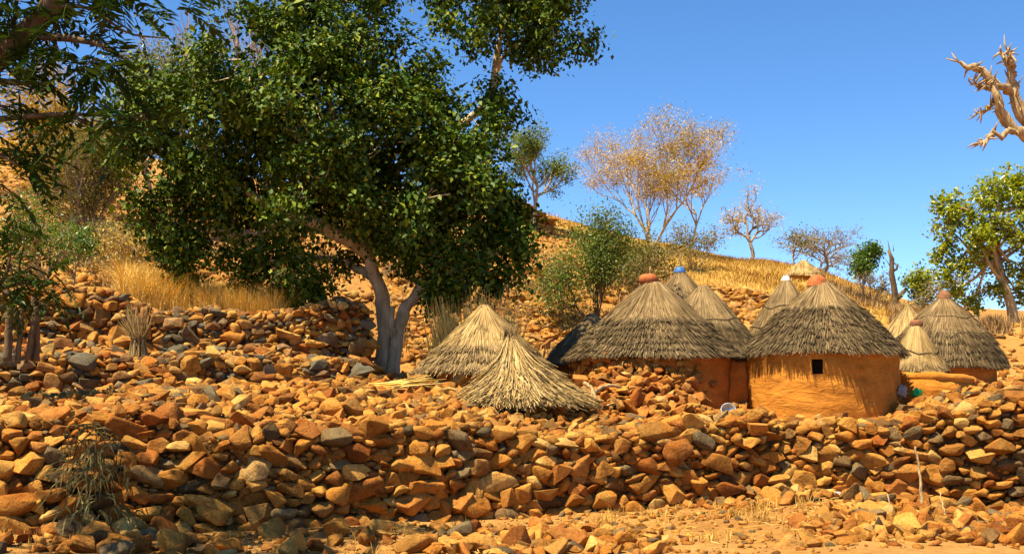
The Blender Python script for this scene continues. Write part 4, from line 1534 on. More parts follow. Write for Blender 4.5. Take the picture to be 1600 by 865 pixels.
def fig():
    r0 = np.random.default_rng(77)
    bx, by = (603 - 800) / F * FD, FD
    bz = Hs(bx, by)
    t = thing('fig_tree', 'huge leafy fig tree with pale double trunk on the terrace', 'tree', (bx, by, bz - 0.1))

    def curve(pts, rad, mb, sides=10, n=22, wob=0.02):
        q = np.array([P(a, b, FD + c) for a, b, c in pts])
        tt = np.linspace(0, len(q) - 1, n)
        s = np.stack([np.interp(tt, np.arange(len(q)), q[:, k]) for k in range(3)], 1)
        for _ in range(3):
            s[1:-1] = (s[:-2] + s[1:-1] * 2 + s[2:]) / 4
        s[1:-1] += r0.normal(0, wob, (n - 2, 3))
        r = np.interp(tt, np.linspace(0, len(q) - 1, len(rad)), rad) * (1 + 0.05 * np.sin(tt * 5))
        mb.tube(s, r, sides)
        return s
    tb = MB()
    curve([(590, 630, -0.05), (597, 575, 0), (604, 520, 0), (598, 465, 0), (584, 425, 0), (575, 390, 0), (560, 330, 0)], [0.22, 0.175, 0.16, 0.155, 0.14, 0.13, 0.12], tb, 12)
    curve([(612, 628, 0.1), (614, 575, 0.1), (620, 525, 0.1), (629, 488, 0.15), (655, 455, 0.3), (700, 420, 0.5)], [0.18, 0.15, 0.14, 0.135, 0.115, 0.09], tb, 12)
    curve([(603, 632, -0.22), (610, 585, -0.15), (614, 530, -0.1), (612, 480, 0.0)], [0.13, 0.09, 0.08, 0.06], tb, 10)
    for a, b in ((575, 634), (640, 632), (562, 628), (604, 640)):
        curve([(a, b, -0.1), ((a + 603) / 2, 612, -0.1), (604, 580, -0.05)], [0.07, 0.11, 0.08], tb, 8, 10)
    tr = tb.build('trunk', M['bark_pale'], t, True)
    lb = MB()
    limbs = [
        ([(578, 400, 0), (530, 365, -0.4), (480, 342, -0.7), (420, 320, -0.7), (340, 268, 0.0), (270, 222, 0.0)], [0.16, 0.15, 0.13, 0.10, 0.07, 0.03]),
        ([(560, 330, 0), (548, 285, -0.3), (530, 230, -0.6), (522, 180, -0.8), (505, 110, -0.8), (498, 40, -0.5)], [0.15, 0.13, 0.11, 0.09, 0.06, 0.03]),
        ([(552, 290, -0.3), (510, 245, -1.0), (450, 205, -1.3), (390, 160, -1.3), (330, 130, -1.0)], [0.12, 0.10, 0.08, 0.05, 0.03]),
        ([(560, 330, 0), (600, 280, 0.6), (660, 220, 1.0), (730, 195, 1.0), (768, 160, 1.0), (770, 100, 1.0), (790, 30, 1.0)], [0.14, 0.12, 0.1, 0.09, 0.085, 0.075, 0.03]),
        ([(768, 160, 1.0), (782, 90, 0.9), (830, 50, 0.6), (880, 60, 0.4)], [0.06, 0.05, 0.035, 0.015]),
        ([(700, 420, 0.5), (730, 370, 0.6), (760, 320, 0.5), (790, 280, 0.4)], [0.12, 0.09, 0.06, 0.03]),
        ([(660, 452, 0.3), (700, 430, -0.6), (760, 400, -1.0), (805, 385, -1.0)], [0.09, 0.08, 0.05, 0.02]),
        ([(590, 440, 0), (540, 410, 0.9), (470, 400, 1.4), (410, 410, 1.6)], [0.1, 0.09, 0.06, 0.03]),
        ([(480, 342, -0.7), (420, 360, -0.3), (350, 370, 0.0), (285, 390, 0.0)], [0.08, 0.06, 0.04, 0.02]),
        ([(600, 280, 0.6), (610, 200, 0.2), (610, 120, 0.0), (620, 60, 0.0)], [0.1, 0.08, 0.05, 0.02]),
        ([(575, 390, 0), (580, 300, 1.4), (560, 200, 2.2), (520, 120, 2.4)], [0.11, 0.09, 0.06, 0.03]),
    ]
    for pts, rad in limbs:
        curve(pts, rad, lb, 8, 20, 0.03)
    # bare bleached stub on the long left limb
    blobs = [(300, 185, 100, -0.8), (235, 250, 62, -0.9), (240, 150, 60, -0.2), (395, 110, 100, -0.6), (385, 255, 100, -1.4), (290, 310, 78, -1.3), (490, 55, 85, 0.0), (485, 165, 110, -0.9), (590, 105, 85, 0.1),
             (600, 215, 105, -0.6), (645, 118, 48, 0.3), (680, 205, 72, 0.2), (735, 260, 72, 0.2), (745, 335, 68, 0.0), (690, 300, 90, -0.8), (610, 318, 82, -1.0), (500, 300, 80, -1.2), (430, 370, 55, -1.2), (330, 375, 45, -1.6),
             (278, 385, 30, -1.7), (420, 425, 48, -0.3), (470, 420, 45, 0.3), (545, 385, 40, 1.6), (668, 408, 62, 0.8), (700, 400, 62, 0.0), (760, 390, 52, -0.7), (805, 385, 30, -0.9), (735, 190, 45, 0.6), (545, 30, 50, 1.0),
             (790, 25, 82, 1.0), (870, 45, 62, 0.6), (725, 15, 52, 1.0), (840, -30, 80, 0.8), (740, -40, 80, 1.0), (790, 168, 30, 1.0), (775, 140, 22, 1.0), (910, 55, 30, 0.5),
             (480, 250, 110, 1.6), (600, 180, 110, 1.9), (660, 330, 95, 1.6), (400, 190, 100, 1.5), (560, 320, 95, 1.8), (345, 300, 75, 1.0), (540, -40, 80, 0.5), (450, 20, 50, 0.2), (672, 448, 34, 0.9),
             (265, 345, 45, -1.4), (210, 190, 38, -0.6), (780, 290, 42, 0.0), (800, 345, 36, -0.2), (810, 420, 20, -0.8), (290, 415, 18, -1.6), (440, 462, 22, -0.4), (700, 455, 22, -0.2), (770, 440, 20, -0.6), (475, 465, 18, 0.2), (690, 452, 28, -0.2), (395, 455, 26, -0.6)]
    blobs = [(a, b, r_, (dd * 0.3 if a < 450 and b > 230 else (dd * 0.5 if dd > 0 else dd)) - 1.1 * (300 < a < 740 and not (500 < a < 700 and b > 300) and not (a < 450 and b > 230))) for a, b, r_, dd in blobs]
    CL, OUT = [], []
    for a, b, rp, dd in blobs:
        c = P(a, b, FD + dd)
        rad = rp / F * FD
        k = int(6 + 70 * rad * rad)
        v = r0.normal(size=(k, 3))
        v /= np.linalg.norm(v, axis=1, keepdims=True)
        q = r0.uniform(0.5, 1.08, k) ** 0.7
        CL.append(c + v * (rad * q)[:, None] * np.array([1, 1, 0.92]))
        OUT.append(v)
    CL = np.vstack(CL)
    OUT = np.vstack(OUT)
    # open hollows between the clumps
    w3 = np.sin(CL[:, 0] * 2.3 + 0.7) * np.sin(CL[:, 2] * 2.7 + 0.3) + 0.8 * np.sin(CL[:, 0] * 4.1 + CL[:, 1] * 2.0) * np.sin(CL[:, 2] * 3.7 + CL[:, 1] * 3.0) + r0.normal(0, 0.35, len(CL))
    kp = w3 > -0.4
    CL, OUT = CL[kp], OUT[kp]
    # twigs towards a share of the clumps
    cen = np.array([P(a, b, FD + dd) for a, b, rp, dd in blobs])
    tw = r0.choice(len(CL), 300, replace=False)
    for i in tw:
        c = cen[np.argmin(np.linalg.norm(cen - CL[i], axis=1))]
        c = c + (CL[i] - c) * r0.uniform(0.3, 0.6) + r0.normal(0, 0.12, 3)
        m = (c + CL[i]) / 2 + r0.normal(0, 0.05, 3)
        lb.tube([c, m, CL[i]], [0.014, 0.010, 0.005], 4, cap=False)
    lb.build('limbs', M['bark_pale'], tr, True)
    per = 50
    n = len(CL) * per
    idx = np.repeat(np.arange(len(CL)), per)
    pos = CL[idx] + r0.normal(0, 1, (n, 3)) * np.array([0.16, 0.16, 0.13]) - np.array([0, 0, 1.0]) * np.abs(r0.normal(0, 0.08, n))[:, None]
    mb = MB()
    leaves(mb, pos, 0.112 * np.exp(r0.normal(0, 0.22, n)), r0, 0.3, 0.62, OUT[idx] * 0.7, 1.2, 0.2)
    mb.build('crown', M['leaf_fig'], t, kind='stuff')
    print('fig leaves', n)


fig()


# --- feathery trees near the camera
def fronds(mb, base, dirs, ln, npair, lw, r0, ll=0.09):
    for b, d in zip(base, dirs):
        d = d / np.linalg.norm(d)
        L = ln * r0.uniform(0.7, 1.25)
        s = np.cross(d, [0, 0, 1.0]) + r0.normal(0, 0.25, 3)
        s /= np.linalg.norm(s)
        k = np.arange(1, npair + 1) / npair
        p = b + d * (k * L)[:, None] + np.array([0, 0, -1.0]) * (0.35 * L * k ** 2)[:, None]
        lf = ll * (0.6 + 0.6 * np.sin(k * math.pi * 0.85))
        for sg in (-1, 1):
            a = s * sg + d * 0.45 + r0.normal(0, 0.12, (npair, 3)) + np.array([0, 0, -0.35])
            a /= np.linalg.norm(a, axis=1, keepdims=True)
            w = np.cross(a, r0.normal(0, 0.25, (npair, 3)) + np.array([0, 0.3, 1.0]))
            w /= np.linalg.norm(w, axis=1, keepdims=True)
            t0 = p
            t1 = p + a * lf[:, None]
            m = (t0 + t1) / 2
            V = np.stack([t0, m + w * lw / 2, t1, m - w * lw / 2], 1)
            mb.quads(V)
        q = np.vstack([b, p[::2]])
        mb.tube(q, 0.004, 3, cap=False)


def near_tree(label, trunk_pts, limbs, blobs, nfr, ln, seed, bark='bark_dark', leafm='leaf_dark', r0_=0.16, ll=0.09, lw=0.026):
    r0 = np.random.default_rng(seed)
    p0 = P(*trunk_pts[0])
    g = Hs(p0[0], p0[1])
    t = thing('feathery_tree', label, 'tree', (p0[0], p0[1], g - 0.05), 'feathery trees near the camera')
    mb = MB()
    q = [np.array([p0[0], p0[1], g - 0.05])] + [P(*k) for k in trunk_pts]
    q = np.array(q)
    tt = np.linspace(0, len(q) - 1, 16)
    mb.tube(np.stack([np.interp(tt, np.arange(len(q)), q[:, k]) for k in range(3)], 1), np.linspace(r0_, r0_ * 0.5, 16), 9)
    tr = mb.build('trunk', M[bark], t, True)
    mb = MB()
    for pts, ra in limbs:
        q = np.array([P(*k) for k in pts])
        tt = np.linspace(0, len(q) - 1, 12)
        s = np.stack([np.interp(tt, np.arange(len(q)), q[:, k]) for k in range(3)], 1)
        s[1:-1] = (s[:-2] + s[1:-1] * 2 + s[2:]) / 4
        mb.tube(s, np.linspace(ra, ra * 0.25, 12), 6)
    lf = MB()
    for (a, b, d, rp, k) in blobs:
        c = P(a, b, d)
        rad = rp / F * d
        v = r0.normal(size=(k, 3))
        v /= np.linalg.norm(v, axis=1, keepdims=True)
        base = c + v * (rad * r0.uniform(0.1, 0.75, k))[:, None]
        dirs = v * np.array([1, 1, 0.5]) + r0.normal(0, 0.3, (k, 3)) + np.array([0, 0, -0.15])
        fronds(lf, base, dirs, ln, 7, lw, r0, ll)
        for i in range(0, k, 3):
            mb.tube([c, (c + base[i]) / 2 + r0.normal(0, .03, 3), base[i]], [0.012, .008, .004], 3, cap=False)
    mb.build('branches', M[bark], tr, True)
    lf.build('crown', M[leafm], t, kind='stuff')


near_tree('dark feathery tree overhanging the picture edge above the terraces', [(-210, 640, 9.5), (-190, 420, 9.5), (-130, 220, 9.4), (-40, 120, 9.3), (40, 55, 9.2), (80, 10, 9.1), (120, -60, 9.0)],
          [([(-130, 220, 9.4), (-40, 190, 9.2), (60, 180, 9.1), (130, 178, 9.0), (230, 185, 8.9)], 0.035), ([(40, 55, 9.2), (110, 60, 9.0), (160, 70, 8.9), (200, 95, 8.8)], 0.04),
           ([(80, 10, 9.1), (140, 10, 9.0), (200, 55, 8.9), (260, 60, 8.8)], 0.02), ([(-130, 220, 9.4), (-60, 250, 9.3), (0, 240, 9.2), (30, 260, 9.1)], 0.04), ([(120, -60, 9), (220, -40, 9), (300, 0, 9)], 0.03),
           ([(-40, 120, 9.3), (20, 130, 9.2), (70, 130, 9.1)], 0.04), ([(120, -60, 9.0), (130, -200, 10), (110, -320, 11), (210, -330, 11.2), (300, -340, 11.3)], 0.06), ([(120, -60, 9.0), (40, -200, 10.2), (-60, -310, 11), (-250, -320, 10.9), (-380, -330, 10.6)], 0.06)],
          [(60, 20, 9.2, 80, 20), (10, 50, 9.2, 70, 17), (120, -10, 9.1, 70, 17), (20, 115, 9.2, 60, 14), (90, 75, 9.0, 50, 11), (150, 92, 8.9, 38, 12), (175, 110, 8.9, 26, 8), (0, 165, 9.2, 45, 14), (15, 235, 9.2, 45, 18), (5, 290, 9.2, 28, 8),
           (130, 188, 9.0, 32, 12), (190, 185, 8.9, 36, 13), (225, 180, 8.8, 22, 6), (-60, 60, 9.4, 110, 40), (-100, 180, 9.5, 110, 36), (180, -20, 9.0, 50, 14), (-120, -60, 9.6, 150, 50), (60, -90, 9.3, 130, 50), (210, 20, 9.0, 22, 4), (290, 20, 9.0, 24, 6),
           (-380, -330, 10.6, 120, 54), (-250, -300, 10.9, 120, 56), (-120, -340, 11.0, 120, 60), (0, -310, 11.0, 110, 58), (110, -340, 11.1, 100, 46), (210, -320, 11.2, 80, 26), (-60, -200, 10.6, 90, 34), (60, -210, 10.4, 80, 30), (-180, -230, 10.3, 90, 34), (300, -340, 11.3, 60, 8), (-200, 60, 9.8, 150, 50), (-260, -60, 10.0, 180, 60), (-60, -160, 9.4, 170, 55), (120, -160, 9.0, 120, 40)], 0, 0.36, 81, r0_=0.15, ll=0.115, lw=0.036)
near_tree('low dark feathery shrub in front of the wooden posts', [(-60, 560, 15.4), (-40, 500, 15.4), (0, 450, 15.4)],
          [([(0, 450, 15.4), (40, 440, 15.3), (85, 440, 15.3)], 0.04), ([(-40, 500, 15.4), (10, 430, 15.4), (20, 380, 15.4)], 0.04)],
          [(20, 430, 15.4, 60, 26), (65, 440, 15.3, 45, 20), (10, 460, 15.4, 40, 16), (90, 445, 15.3, 28, 10), (10, 375, 15.5, 40, 13), (40, 365, 15.5, 26, 7), (-40, 400, 15.6, 70, 24)], 0, 0.42, 82, r0_=0.07, ll=0.13, lw=0.04)

# wooden posts by the terrace at the picture edge
for k, (a, b0, b1, dx, r, lab) in enumerate(((12, 552, 478, 4, .07, 'thick grey post nearest the picture edge under the feathery shrub'), (28, 556, 470, 8, .045, 'leaning slim post second from the picture edge'), (44, 550, 478, 14, .055, 'forked grey post third from the picture edge'),
                                             (56, 552, 462, -2, .07, 'dark straight post beside the grey stone terrace'), (40, 555, 490, 20, .035, 'thin pale stick leaning between the posts'))):
    d = 17.6 + 0.1 * k
    log_thing('post', lab, [P(a, b0 + 12, d), P(a + dx / 2, (b0 + b1) / 2, d), P(a + dx, b1, d)], (r, r * 0.8), 'bark_dark', 'post')

# --- trees on the hill
tree('small feathery acacia on the ridge beside the fig crown', 836, 56, 192, 125, 201, 'bark_grey', 'leaf_acacia', 8500, 0.13, spread=0.85, flat=0.55, leaf_spread=0.22, forks=(4, 3, 3, 3, 2), trunk=0.4, r_base=0.022)
tree('large bare tan tree with fan of fine twigs behind the village', 1018, 54, 190, 225, 302, 'bark_tan', 'leaf_tan', 15000, 0.10, maxlev=6, spread=0.62, up=0.09, stems=3, trunk=0.3, low=0.15, leaf_spread=0.24, second=('leaf_olive', 2600, 0.0, 1.0), r_base=0.010, twig=0.006, forks=(4, 3, 3, 3, 2, 2))
tree('rusty leaved dry tree overlapping the large tan tree', 1075, 55, 230, 110, 203, 'bark_tan', 'leaf_tan', 3000, 0.12, maxlev=5, spread=0.7, up=0.06, trunk=0.35, leaf_spread=0.2, second=('leaf_rust', 420, 0.72, 1.0), r_base=0.012, twig=0.006)
tree('bare pinkish tan tree on the ridge between dry grass', 1172, 58, 292, 105, 204, 'bark_grey', 'leaf_tan', 1500, 0.12, maxlev=6, spread=0.85, gnarl=0.2, trunk=0.3, leaf_spread=0.2, r_base=0.03, twig=0.010, forks=(4, 3, 3, 2, 2, 2))
tree('twiggy grey thicket tree behind the far straw roof', 1285, 56, 355, 120, 205, 'bark_grey', 'leaf_olive', 1300, 0.11, maxlev=6, spread=0.9, gnarl=0.22, stems=3, trunk=0.25, leaf_spread=0.2, r_base=0.03, twig=0.010, forks=(3, 3, 3, 2, 2, 2))
tree('sparse olive tree between the pinkish bare tree and the grey thicket', 1240, 57, 362, 60, 206, 'bark_grey', 'leaf_olive', 900, 0.12, maxlev=5, spread=0.8, trunk=0.35, leaf_spread=0.22, r_base=0.03, twig=0.01)
tree('upright bright green sapling on the ridge above the ochre hut', 1347, 45, 385, 46, 207, 'bark_grey', 'leaf_green', 3200, 0.15, maxlev=4, spread=0.55, up=0.12, trunk=0.3, low=0.1, leaf_spread=0.16, r_base=0.02)
tree('thin leafless shrub beside the green sapling', 1362, 44, 425, 50, 208, 'bark_grey', 'leaf_olive', 300, 0.1, maxlev=5, spread=0.8, stems=2, trunk=0.3, leaf_spread=0.15, r_base=0.02, twig=0.009)
tree('small yellow green sapling beside the dead snag', 1443, 42, 422, 46, 209, 'bark_grey', 'leaf_bright', 1500, 0.16, maxlev=4, spread=0.7, trunk=0.35, leaf_spread=0.18, r_base=0.02)


def clump_tree(label, px, d, trunk_pts, blobs, seed, bark, leafm, lsize, per, dens, group='trees on the hillside', r_base=0.2, sig=0.13):
    r0 = np.random.default_rng(seed)
    x, y = (px - 800) / F * d, d
    g = Hs(x, y) - 0.1
    t = thing('tree', label, 'tree', (x, y, g), group)
    q = np.array([[x, y, g]] + [P(a, b, d + c) for a, b, c in trunk_pts])
    tt = np.linspace(0, len(q) - 1, 18)
    s_ = np.stack([np.interp(tt, np.arange(len(q)), q[:, k]) for k in range(3)], 1)
    s_[1:-1] = (s_[:-2] + 2 * s_[1:-1] + s_[2:]) / 4
    mb = MB()
    mb.tube(s_, np.linspace(r_base, r_base * 0.35, 18), 9)
    tr = mb.build('trunk', M[bark], t, True)
    mb = MB()
    CL = []
    for a, b, rp, dd in blobs:
        c = P(a, b, d + dd)
        rad = rp / F * d
        st = s_[r0.integers(7, 17)]
        mid = (st + c) / 2 + r0.normal(0, 0.12, 3) - [0, 0, 0.15]
        mb.tube([st, (st + mid) / 2 + r0.normal(0, .04, 3), mid, (mid + c) / 2 + r0.normal(0, .06, 3), c], np.linspace(r_base * 0.4, 0.02, 5), 6, cap=False)
        k = int(5 + dens * rad * rad)
        v = r0.normal(size=(k, 3))
        v /= np.linalg.norm(v, axis=1, keepdims=True)
        cl = c + v * (rad * r0.uniform(0.3, 1.05, k))[:, None]
        for e in cl[::2]:
            mb.tube([c, (c + e) / 2 + r0.normal(0, 0.07, 3), e], [0.022, 0.014, 0.006], 4, cap=False)
        CL.append(cl)
    CL = np.vstack(CL)
    mb.build('branches', M[bark], tr, True)
    idx = np.repeat(np.arange(len(CL)), per)
    pos = CL[idx] + r0.normal(0, sig, (len(idx), 3))
    mb = MB()
    leaves(mb, pos, lsize, r0, 0.5, 0.62, None, 0.6)
    mb.build('crown', M[leafm], t, kind='stuff')


clump_tree('tall leafy tree with yellow green crown at the ridge end', 1582, 38, [(1582, 480, 0), (1566, 440, 0), (1556, 400, 0.2), (1552, 360, 0), (1560, 320, 0)],
           [(1545, 305, 34, 0), (1505, 325, 32, -.3), (1580, 292, 34, .3), (1610, 310, 40, 0), (1480, 355, 26, 0), (1525, 365, 34, -.5), (1575, 350, 36, -.4), (1620, 370, 40, 0), (1472, 392, 22, .2), (1510, 405, 26, -.2),
            (1550, 405, 24, .5), (1600, 420, 30, -.3), (1480, 430, 17, 0), (1495, 462, 15, 0), (1520, 470, 12, .2), (1650, 330, 50, 0), (1660, 400, 50, 0), (1560, 455, 14, 0), (1470, 320, 16, 0.3), (1590, 465, 14, .2)],
           510, 'bark_tan', 'leaf_bright', 0.17, 22, 46)
tree('bare dark tree behind the tall leafy tree', 1525, 40, 420, 130, 211, 'bark_grey', 'leaf_olive', 900, 0.13, maxlev=5, spread=0.85, gnarl=0.18, trunk=0.35, leaf_spread=0.2, r_base=0.03, twig=0.012)
tree('feathery green bush tree standing behind the stone hut', 928, 31, 335, 145, 212, 'bark_dark', 'leaf_acacia', 13000, 0.085, maxlev=5, spread=0.75, stems=4, trunk=0.38, low=0.4, leaf_spread=0.3, r_base=0.009, leaf_zmin=0.2)
tree('low olive bush between the feathery bush and the blue capped roof', 1010, 34, 375, 105, 213, 'bark_tan', 'leaf_olive', 5000, 0.09, maxlev=5, spread=0.9, stems=3, trunk=0.25, low=0.1, leaf_spread=0.22, r_base=0.014)
tree('olive bush on the ridge under the large tan tree', 1085, 48, 350, 80, 214, 'bark_tan', 'leaf_olive', 2200, 0.11, maxlev=5, spread=0.85, stems=2, trunk=0.25, low=0.1, leaf_spread=0.25, r_base=0.014)
# left hillside
tree('yellowing tree on the upper slope behind the feathery tree', 110, 42, 135, 190, 221, 'bark_tan', 'leaf_yellow', 20000, 0.13, maxlev=6, spread=0.8, stems=2, trunk=0.3, low=0.2, leaf_spread=0.26, r_base=0.016, forks=(4, 3, 3, 3, 2, 2), twig=0.009)
tree('olive tree with a dusty trunk in front of the yellowing tree', 145, 36, 200, 130, 222, 'bark_grey', 'leaf_olive', 14000, 0.10, maxlev=5, spread=0.75, stems=2, trunk=0.3, low=0.15, leaf_spread=0.26, r_base=0.022)
tree('tall bare grey tree rising behind the fig crown', 330, 50, -40, 190, 223, 'bark_grey', None, 0, 0.1, maxlev=6, spread=0.7, up=0.08, trunk=0.4, r_base=0.014, forks=(4, 3, 3, 3, 2, 2), twig=0.009)
tree('second bare grey tree behind the top of the fig crown', 425, 54, -30, 150, 224, 'bark_grey', None, 0, 0.1, maxlev=6, spread=0.7, up=0.08, trunk=0.4, r_base=0.014, forks=(4, 3, 3, 3, 2, 2), twig=0.009)
tree('thin leaved green tree between the bare tree and the yellowing tree', 250, 44, 45, 130, 225, 'bark_grey', 'leaf_olive', 4200, 0.13, maxlev=5, spread=0.8, trunk=0.45, leaf_spread=0.3, r_base=0.014, second=('leaf_green', 1600, 0.3, 1.0))
tree('bare branched tree at the picture edge on the upper slope', 60, 48, 60, 170, 226, 'bark_grey', 'leaf_yellow', 1300, 0.12, maxlev=6, spread=0.75, trunk=0.4, r_base=0.014, twig=0.009, leaf_spread=0.25, forks=(4, 3, 3, 2, 2, 2))
tree('small green shrub on the red stony slope', 112, 27.5, 352, 55, 227, 'bark_tan', 'leaf_green', 1100, 0.10, maxlev=4, spread=0.7, trunk=0.45, leaf_spread=0.14, r_base=0.03)
tree('leafy green shrub at the picture edge on the slope', 60, 26, 318, 100, 228, 'bark_tan', 'leaf_green', 2600, 0.10, maxlev=4, spread=0.8, stems=3, trunk=0.35, leaf_spread=0.2, r_base=0.02)
tree('dry brown bush under the fig crown on the upper slope', 215, 29, 362, 120, 229, 'bark_tan', 'leaf_tan', 2500, 0.09, maxlev=5, spread=0.95, stems=4, trunk=0.25, low=0.1, leaf_spread=0.2, r_base=0.012)
tree('dusty brown bush at the trunk of the olive tree', 165, 31, 345, 90, 230, 'bark_tan', 'leaf_olive', 2200, 0.09, maxlev=5, spread=0.9, stems=4, trunk=0.25, low=0.1, leaf_spread=0.2, r_base=0.012)

# dead snag
sx, sy = (1398 - 800) / F * 42, 42.0
sg = Hs(sx, sy)
t = thing('dead_snag', 'blackened dead tree snag with one bent arm on the ridge', 'tree', (sx, sy, sg - 0.1), 'trees on the hillside')
mb = MB()
mb.tube(np.array([[sx, sy, sg - 0.1], P(1399, 480, 42), P(1398, 455, 42), P(1393, 425, 42), P(1394, 405, 42), P(1388, 390, 42)]), [0.22, 0.15, 0.12, 0.10, 0.085, 0.05], 8)
tr = mb.build('trunk', M['bark_dark'], t, True)
mb = MB()
mb.tube([P(1399, 468, 42), P(1408, 460, 42), P(1417, 450, 42)], [0.12, 0.1, 0.06], 7)
mb.build('arm', M['bark_dark'], tr, True)
mb = MB()
mb.tube([P(1393, 425, 42), P(1401, 420, 42), P(1403, 412, 42)], [0.06, 0.05, 0.03], 6)
mb.tube([P(1391, 400, 42), P(1389, 385, 42), P(1387, 375, 42)], [0.03, 0.02, 0.008], 5)
for k in range(14):
    a = P(1393 + rng.normal(0, 3), 405 + rng.uniform(-15, 40), 42)
    mb.tube([a, a + rng.normal(0, 0.2, 3)], [0.02, 0.006], 4)
mb.build('branches', M['bark_dark'], tr, True)

# pollarded tree whose knotty limb reaches in from the right
PD = 11.0
t = thing('pollarded_tree', 'lopped bare tree whose knotty pale limb reaches into the sky', 'tree', (P(1760, 620, PD)[0], PD, Hs(P(1760, 620, PD)[0], PD) - 0.1))
gx0 = P(1760, 620, PD)
mb = MB()


def sm(pts, n=16, wob=0.012):
    q = np.array([P(a, b, PD + c) for a, b, c in pts])
    tt = np.linspace(0, len(q) - 1, n)
    s = np.stack([np.interp(tt, np.arange(len(q)), q[:, k]) for k in range(3)], 1)
    for _ in range(2):
        s[1:-1] = (s[:-2] + s[1:-1] * 2 + s[2:]) / 4
    s[1:-1] += rng.normal(0, wob, (n - 2, 3))
    return s


mb.tube(np.vstack([[gx0[0], PD, Hs(gx0[0], PD) - 0.1], sm([(1758, 600, 0), (1745, 450, 0), (1720, 330, 0), (1680, 270, 0), (1640, 232, 0)])]), np.linspace(0.24, 0.1, 17), 10)
tr = mb.build('trunk', M['wood'], t, True)
mb = MB()
arms = [([(1650, 240, 0), (1605, 212, 0), (1585, 205, 0), (1572, 185, 0), (1560, 165, -0.05), (1553, 140, -0.05), (1552, 130, 0)], [0.1, 0.075, 0.065, 0.06, 0.06, 0.05, 0.03]),
        ([(1650, 240, 0.1), (1612, 195, 0.2), (1590, 165, 0.2), (1582, 140, 0.2), (1583, 115, 0.2), (1575, 95, 0.2), (1563, 82, 0.2)], [0.09, 0.08, 0.07, 0.06, 0.05, 0.045, 0.02]),
        ([(1582, 145, 0.2), (1562, 135, 0.1), (1545, 122, 0), (1530, 108, 0), (1512, 105, 0), (1498, 97, 0)], [0.055, 0.05, 0.05, 0.045, 0.035, 0.012]),
        ([(1585, 205, 0), (1565, 208, -0.1), (1545, 215, -0.1), (1533, 226, -0.1)], [0.04, 0.03, 0.02, 0.008]),
        ([(1583, 115, 0.2), (1580, 100, 0.15), (1574, 80, 0.1)], [0.04, 0.035, 0.012]),
        ([(1556, 150, 0), (1545, 170, 0), (1528, 178, 0)], [0.028, 0.018, 0.006]),
        ([(1550, 140, 0), (1538, 138, 0), (1524, 135, 0), (1520, 126, 0)], [0.03, 0.022, 0.016, 0.006])]
arms = [(a, [0.82 * v for v in b]) for a, b in arms]
tips = []
for pts, rad in arms:
    s = sm(pts)
    r_ = np.interp(np.linspace(0, 1, 16), np.linspace(0, 1, len(rad)), rad)
    mb.tube(s, r_ * (1 + 0.2 * rng.normal(size=16).clip(-1, 1.5)), 8)
    tips += [(s[i], r_[i]) for i in range(5, 16)]
for p, r_ in tips:
    if p[0] / p[1] * F + 800 > 1600:
        continue
    for k in range(rng.integers(0, 4)):
        v = rng.normal(size=3)
        v[0] -= 0.3
        v[2] += 0.3
        v /= np.linalg.norm(v)
        L = rng.uniform(0.04, 0.15)
        mb.tube([p, p + v * L * 0.6, p + v * L + rng.normal(0, 0.015, 3)], [min(r_, 0.016), 0.009, 0.002], 5)
mb.build('limb', M['wood'], tr, True)


# ------------------------------------------------------------------ grass, stubble, straw
def blades(name, label, pos, h, w, lean, mat, seed, kind='stuff', cat=None, bend=0.3):
    r0 = np.random.default_rng(seed)
    n = len(pos)
    hh = h * r0.uniform(0.5, 1.2, n)
    th = r0.uniform(0, 2 * np.pi, n)
    d = np.stack([np.cos(th), np.sin(th), np.zeros(n)], 1)
    s = np.stack([-np.sin(th), np.cos(th), np.zeros(n)], 1)
    ln = np.abs(r0.normal(0, lean, n))
    ww = w * r0.uniform(0.6, 1.4, n)
    mid = pos + np.array([0, 0, 1.0]) * (hh * 0.55)[:, None] + d * (hh * ln * 0.35)[:, None]
    top = pos + np.array([0, 0, 1.0]) * (hh * (1 - 0.3 * ln * bend))[:, None] + d * (hh * ln)[:, None]
    o = s * (ww / 2)[:, None]
    V = np.stack([pos - o, pos + o, mid + o * 0.8, mid - o * 0.8, top], 1)
    i = np.arange(n)[:, None] * 5
    ob = make(name, V.reshape(-1, 3), [i + np.array([[0, 1, 2, 3]]), i + np.array([[3, 2, 4]])], M[mat], kind=kind)
    ob['label'] = label
    if cat:
        ob['category'] = cat
    return ob


def area(poly, n, seed, clump=0.0, nclump=40):
    r0 = np.random.default_rng(seed)
    Q = np.array([[(a - 800) / F * d, d] for a, d in poly])
    lo, hi = Q.min(0), Q.max(0)
    X = r0.uniform(lo, hi, (n * 3, 2))
    if clump:
        C = r0.uniform(lo, hi, (nclump, 2))
        X = C[r0.integers(0, nclump, n * 3)] + r0.normal(0, clump, (n * 3, 2))
    c = np.zeros(len(X), bool)
    j = len(Q) - 1
    for i in range(len(Q)):
        k = ((Q[i, 1] > X[:, 1]) != (Q[j, 1] > X[:, 1])) & (X[:, 0] < (Q[j, 0] - Q[i, 0]) * (X[:, 1] - Q[i, 1]) / (Q[j, 1] - Q[i, 1] + 1e-9) + Q[i, 0])
        c ^= k
        j = i
    X = X[c][:n]
    return np.stack([X[:, 0], X[:, 1], H(X[:, 0], X[:, 1]) - 0.02], 1)


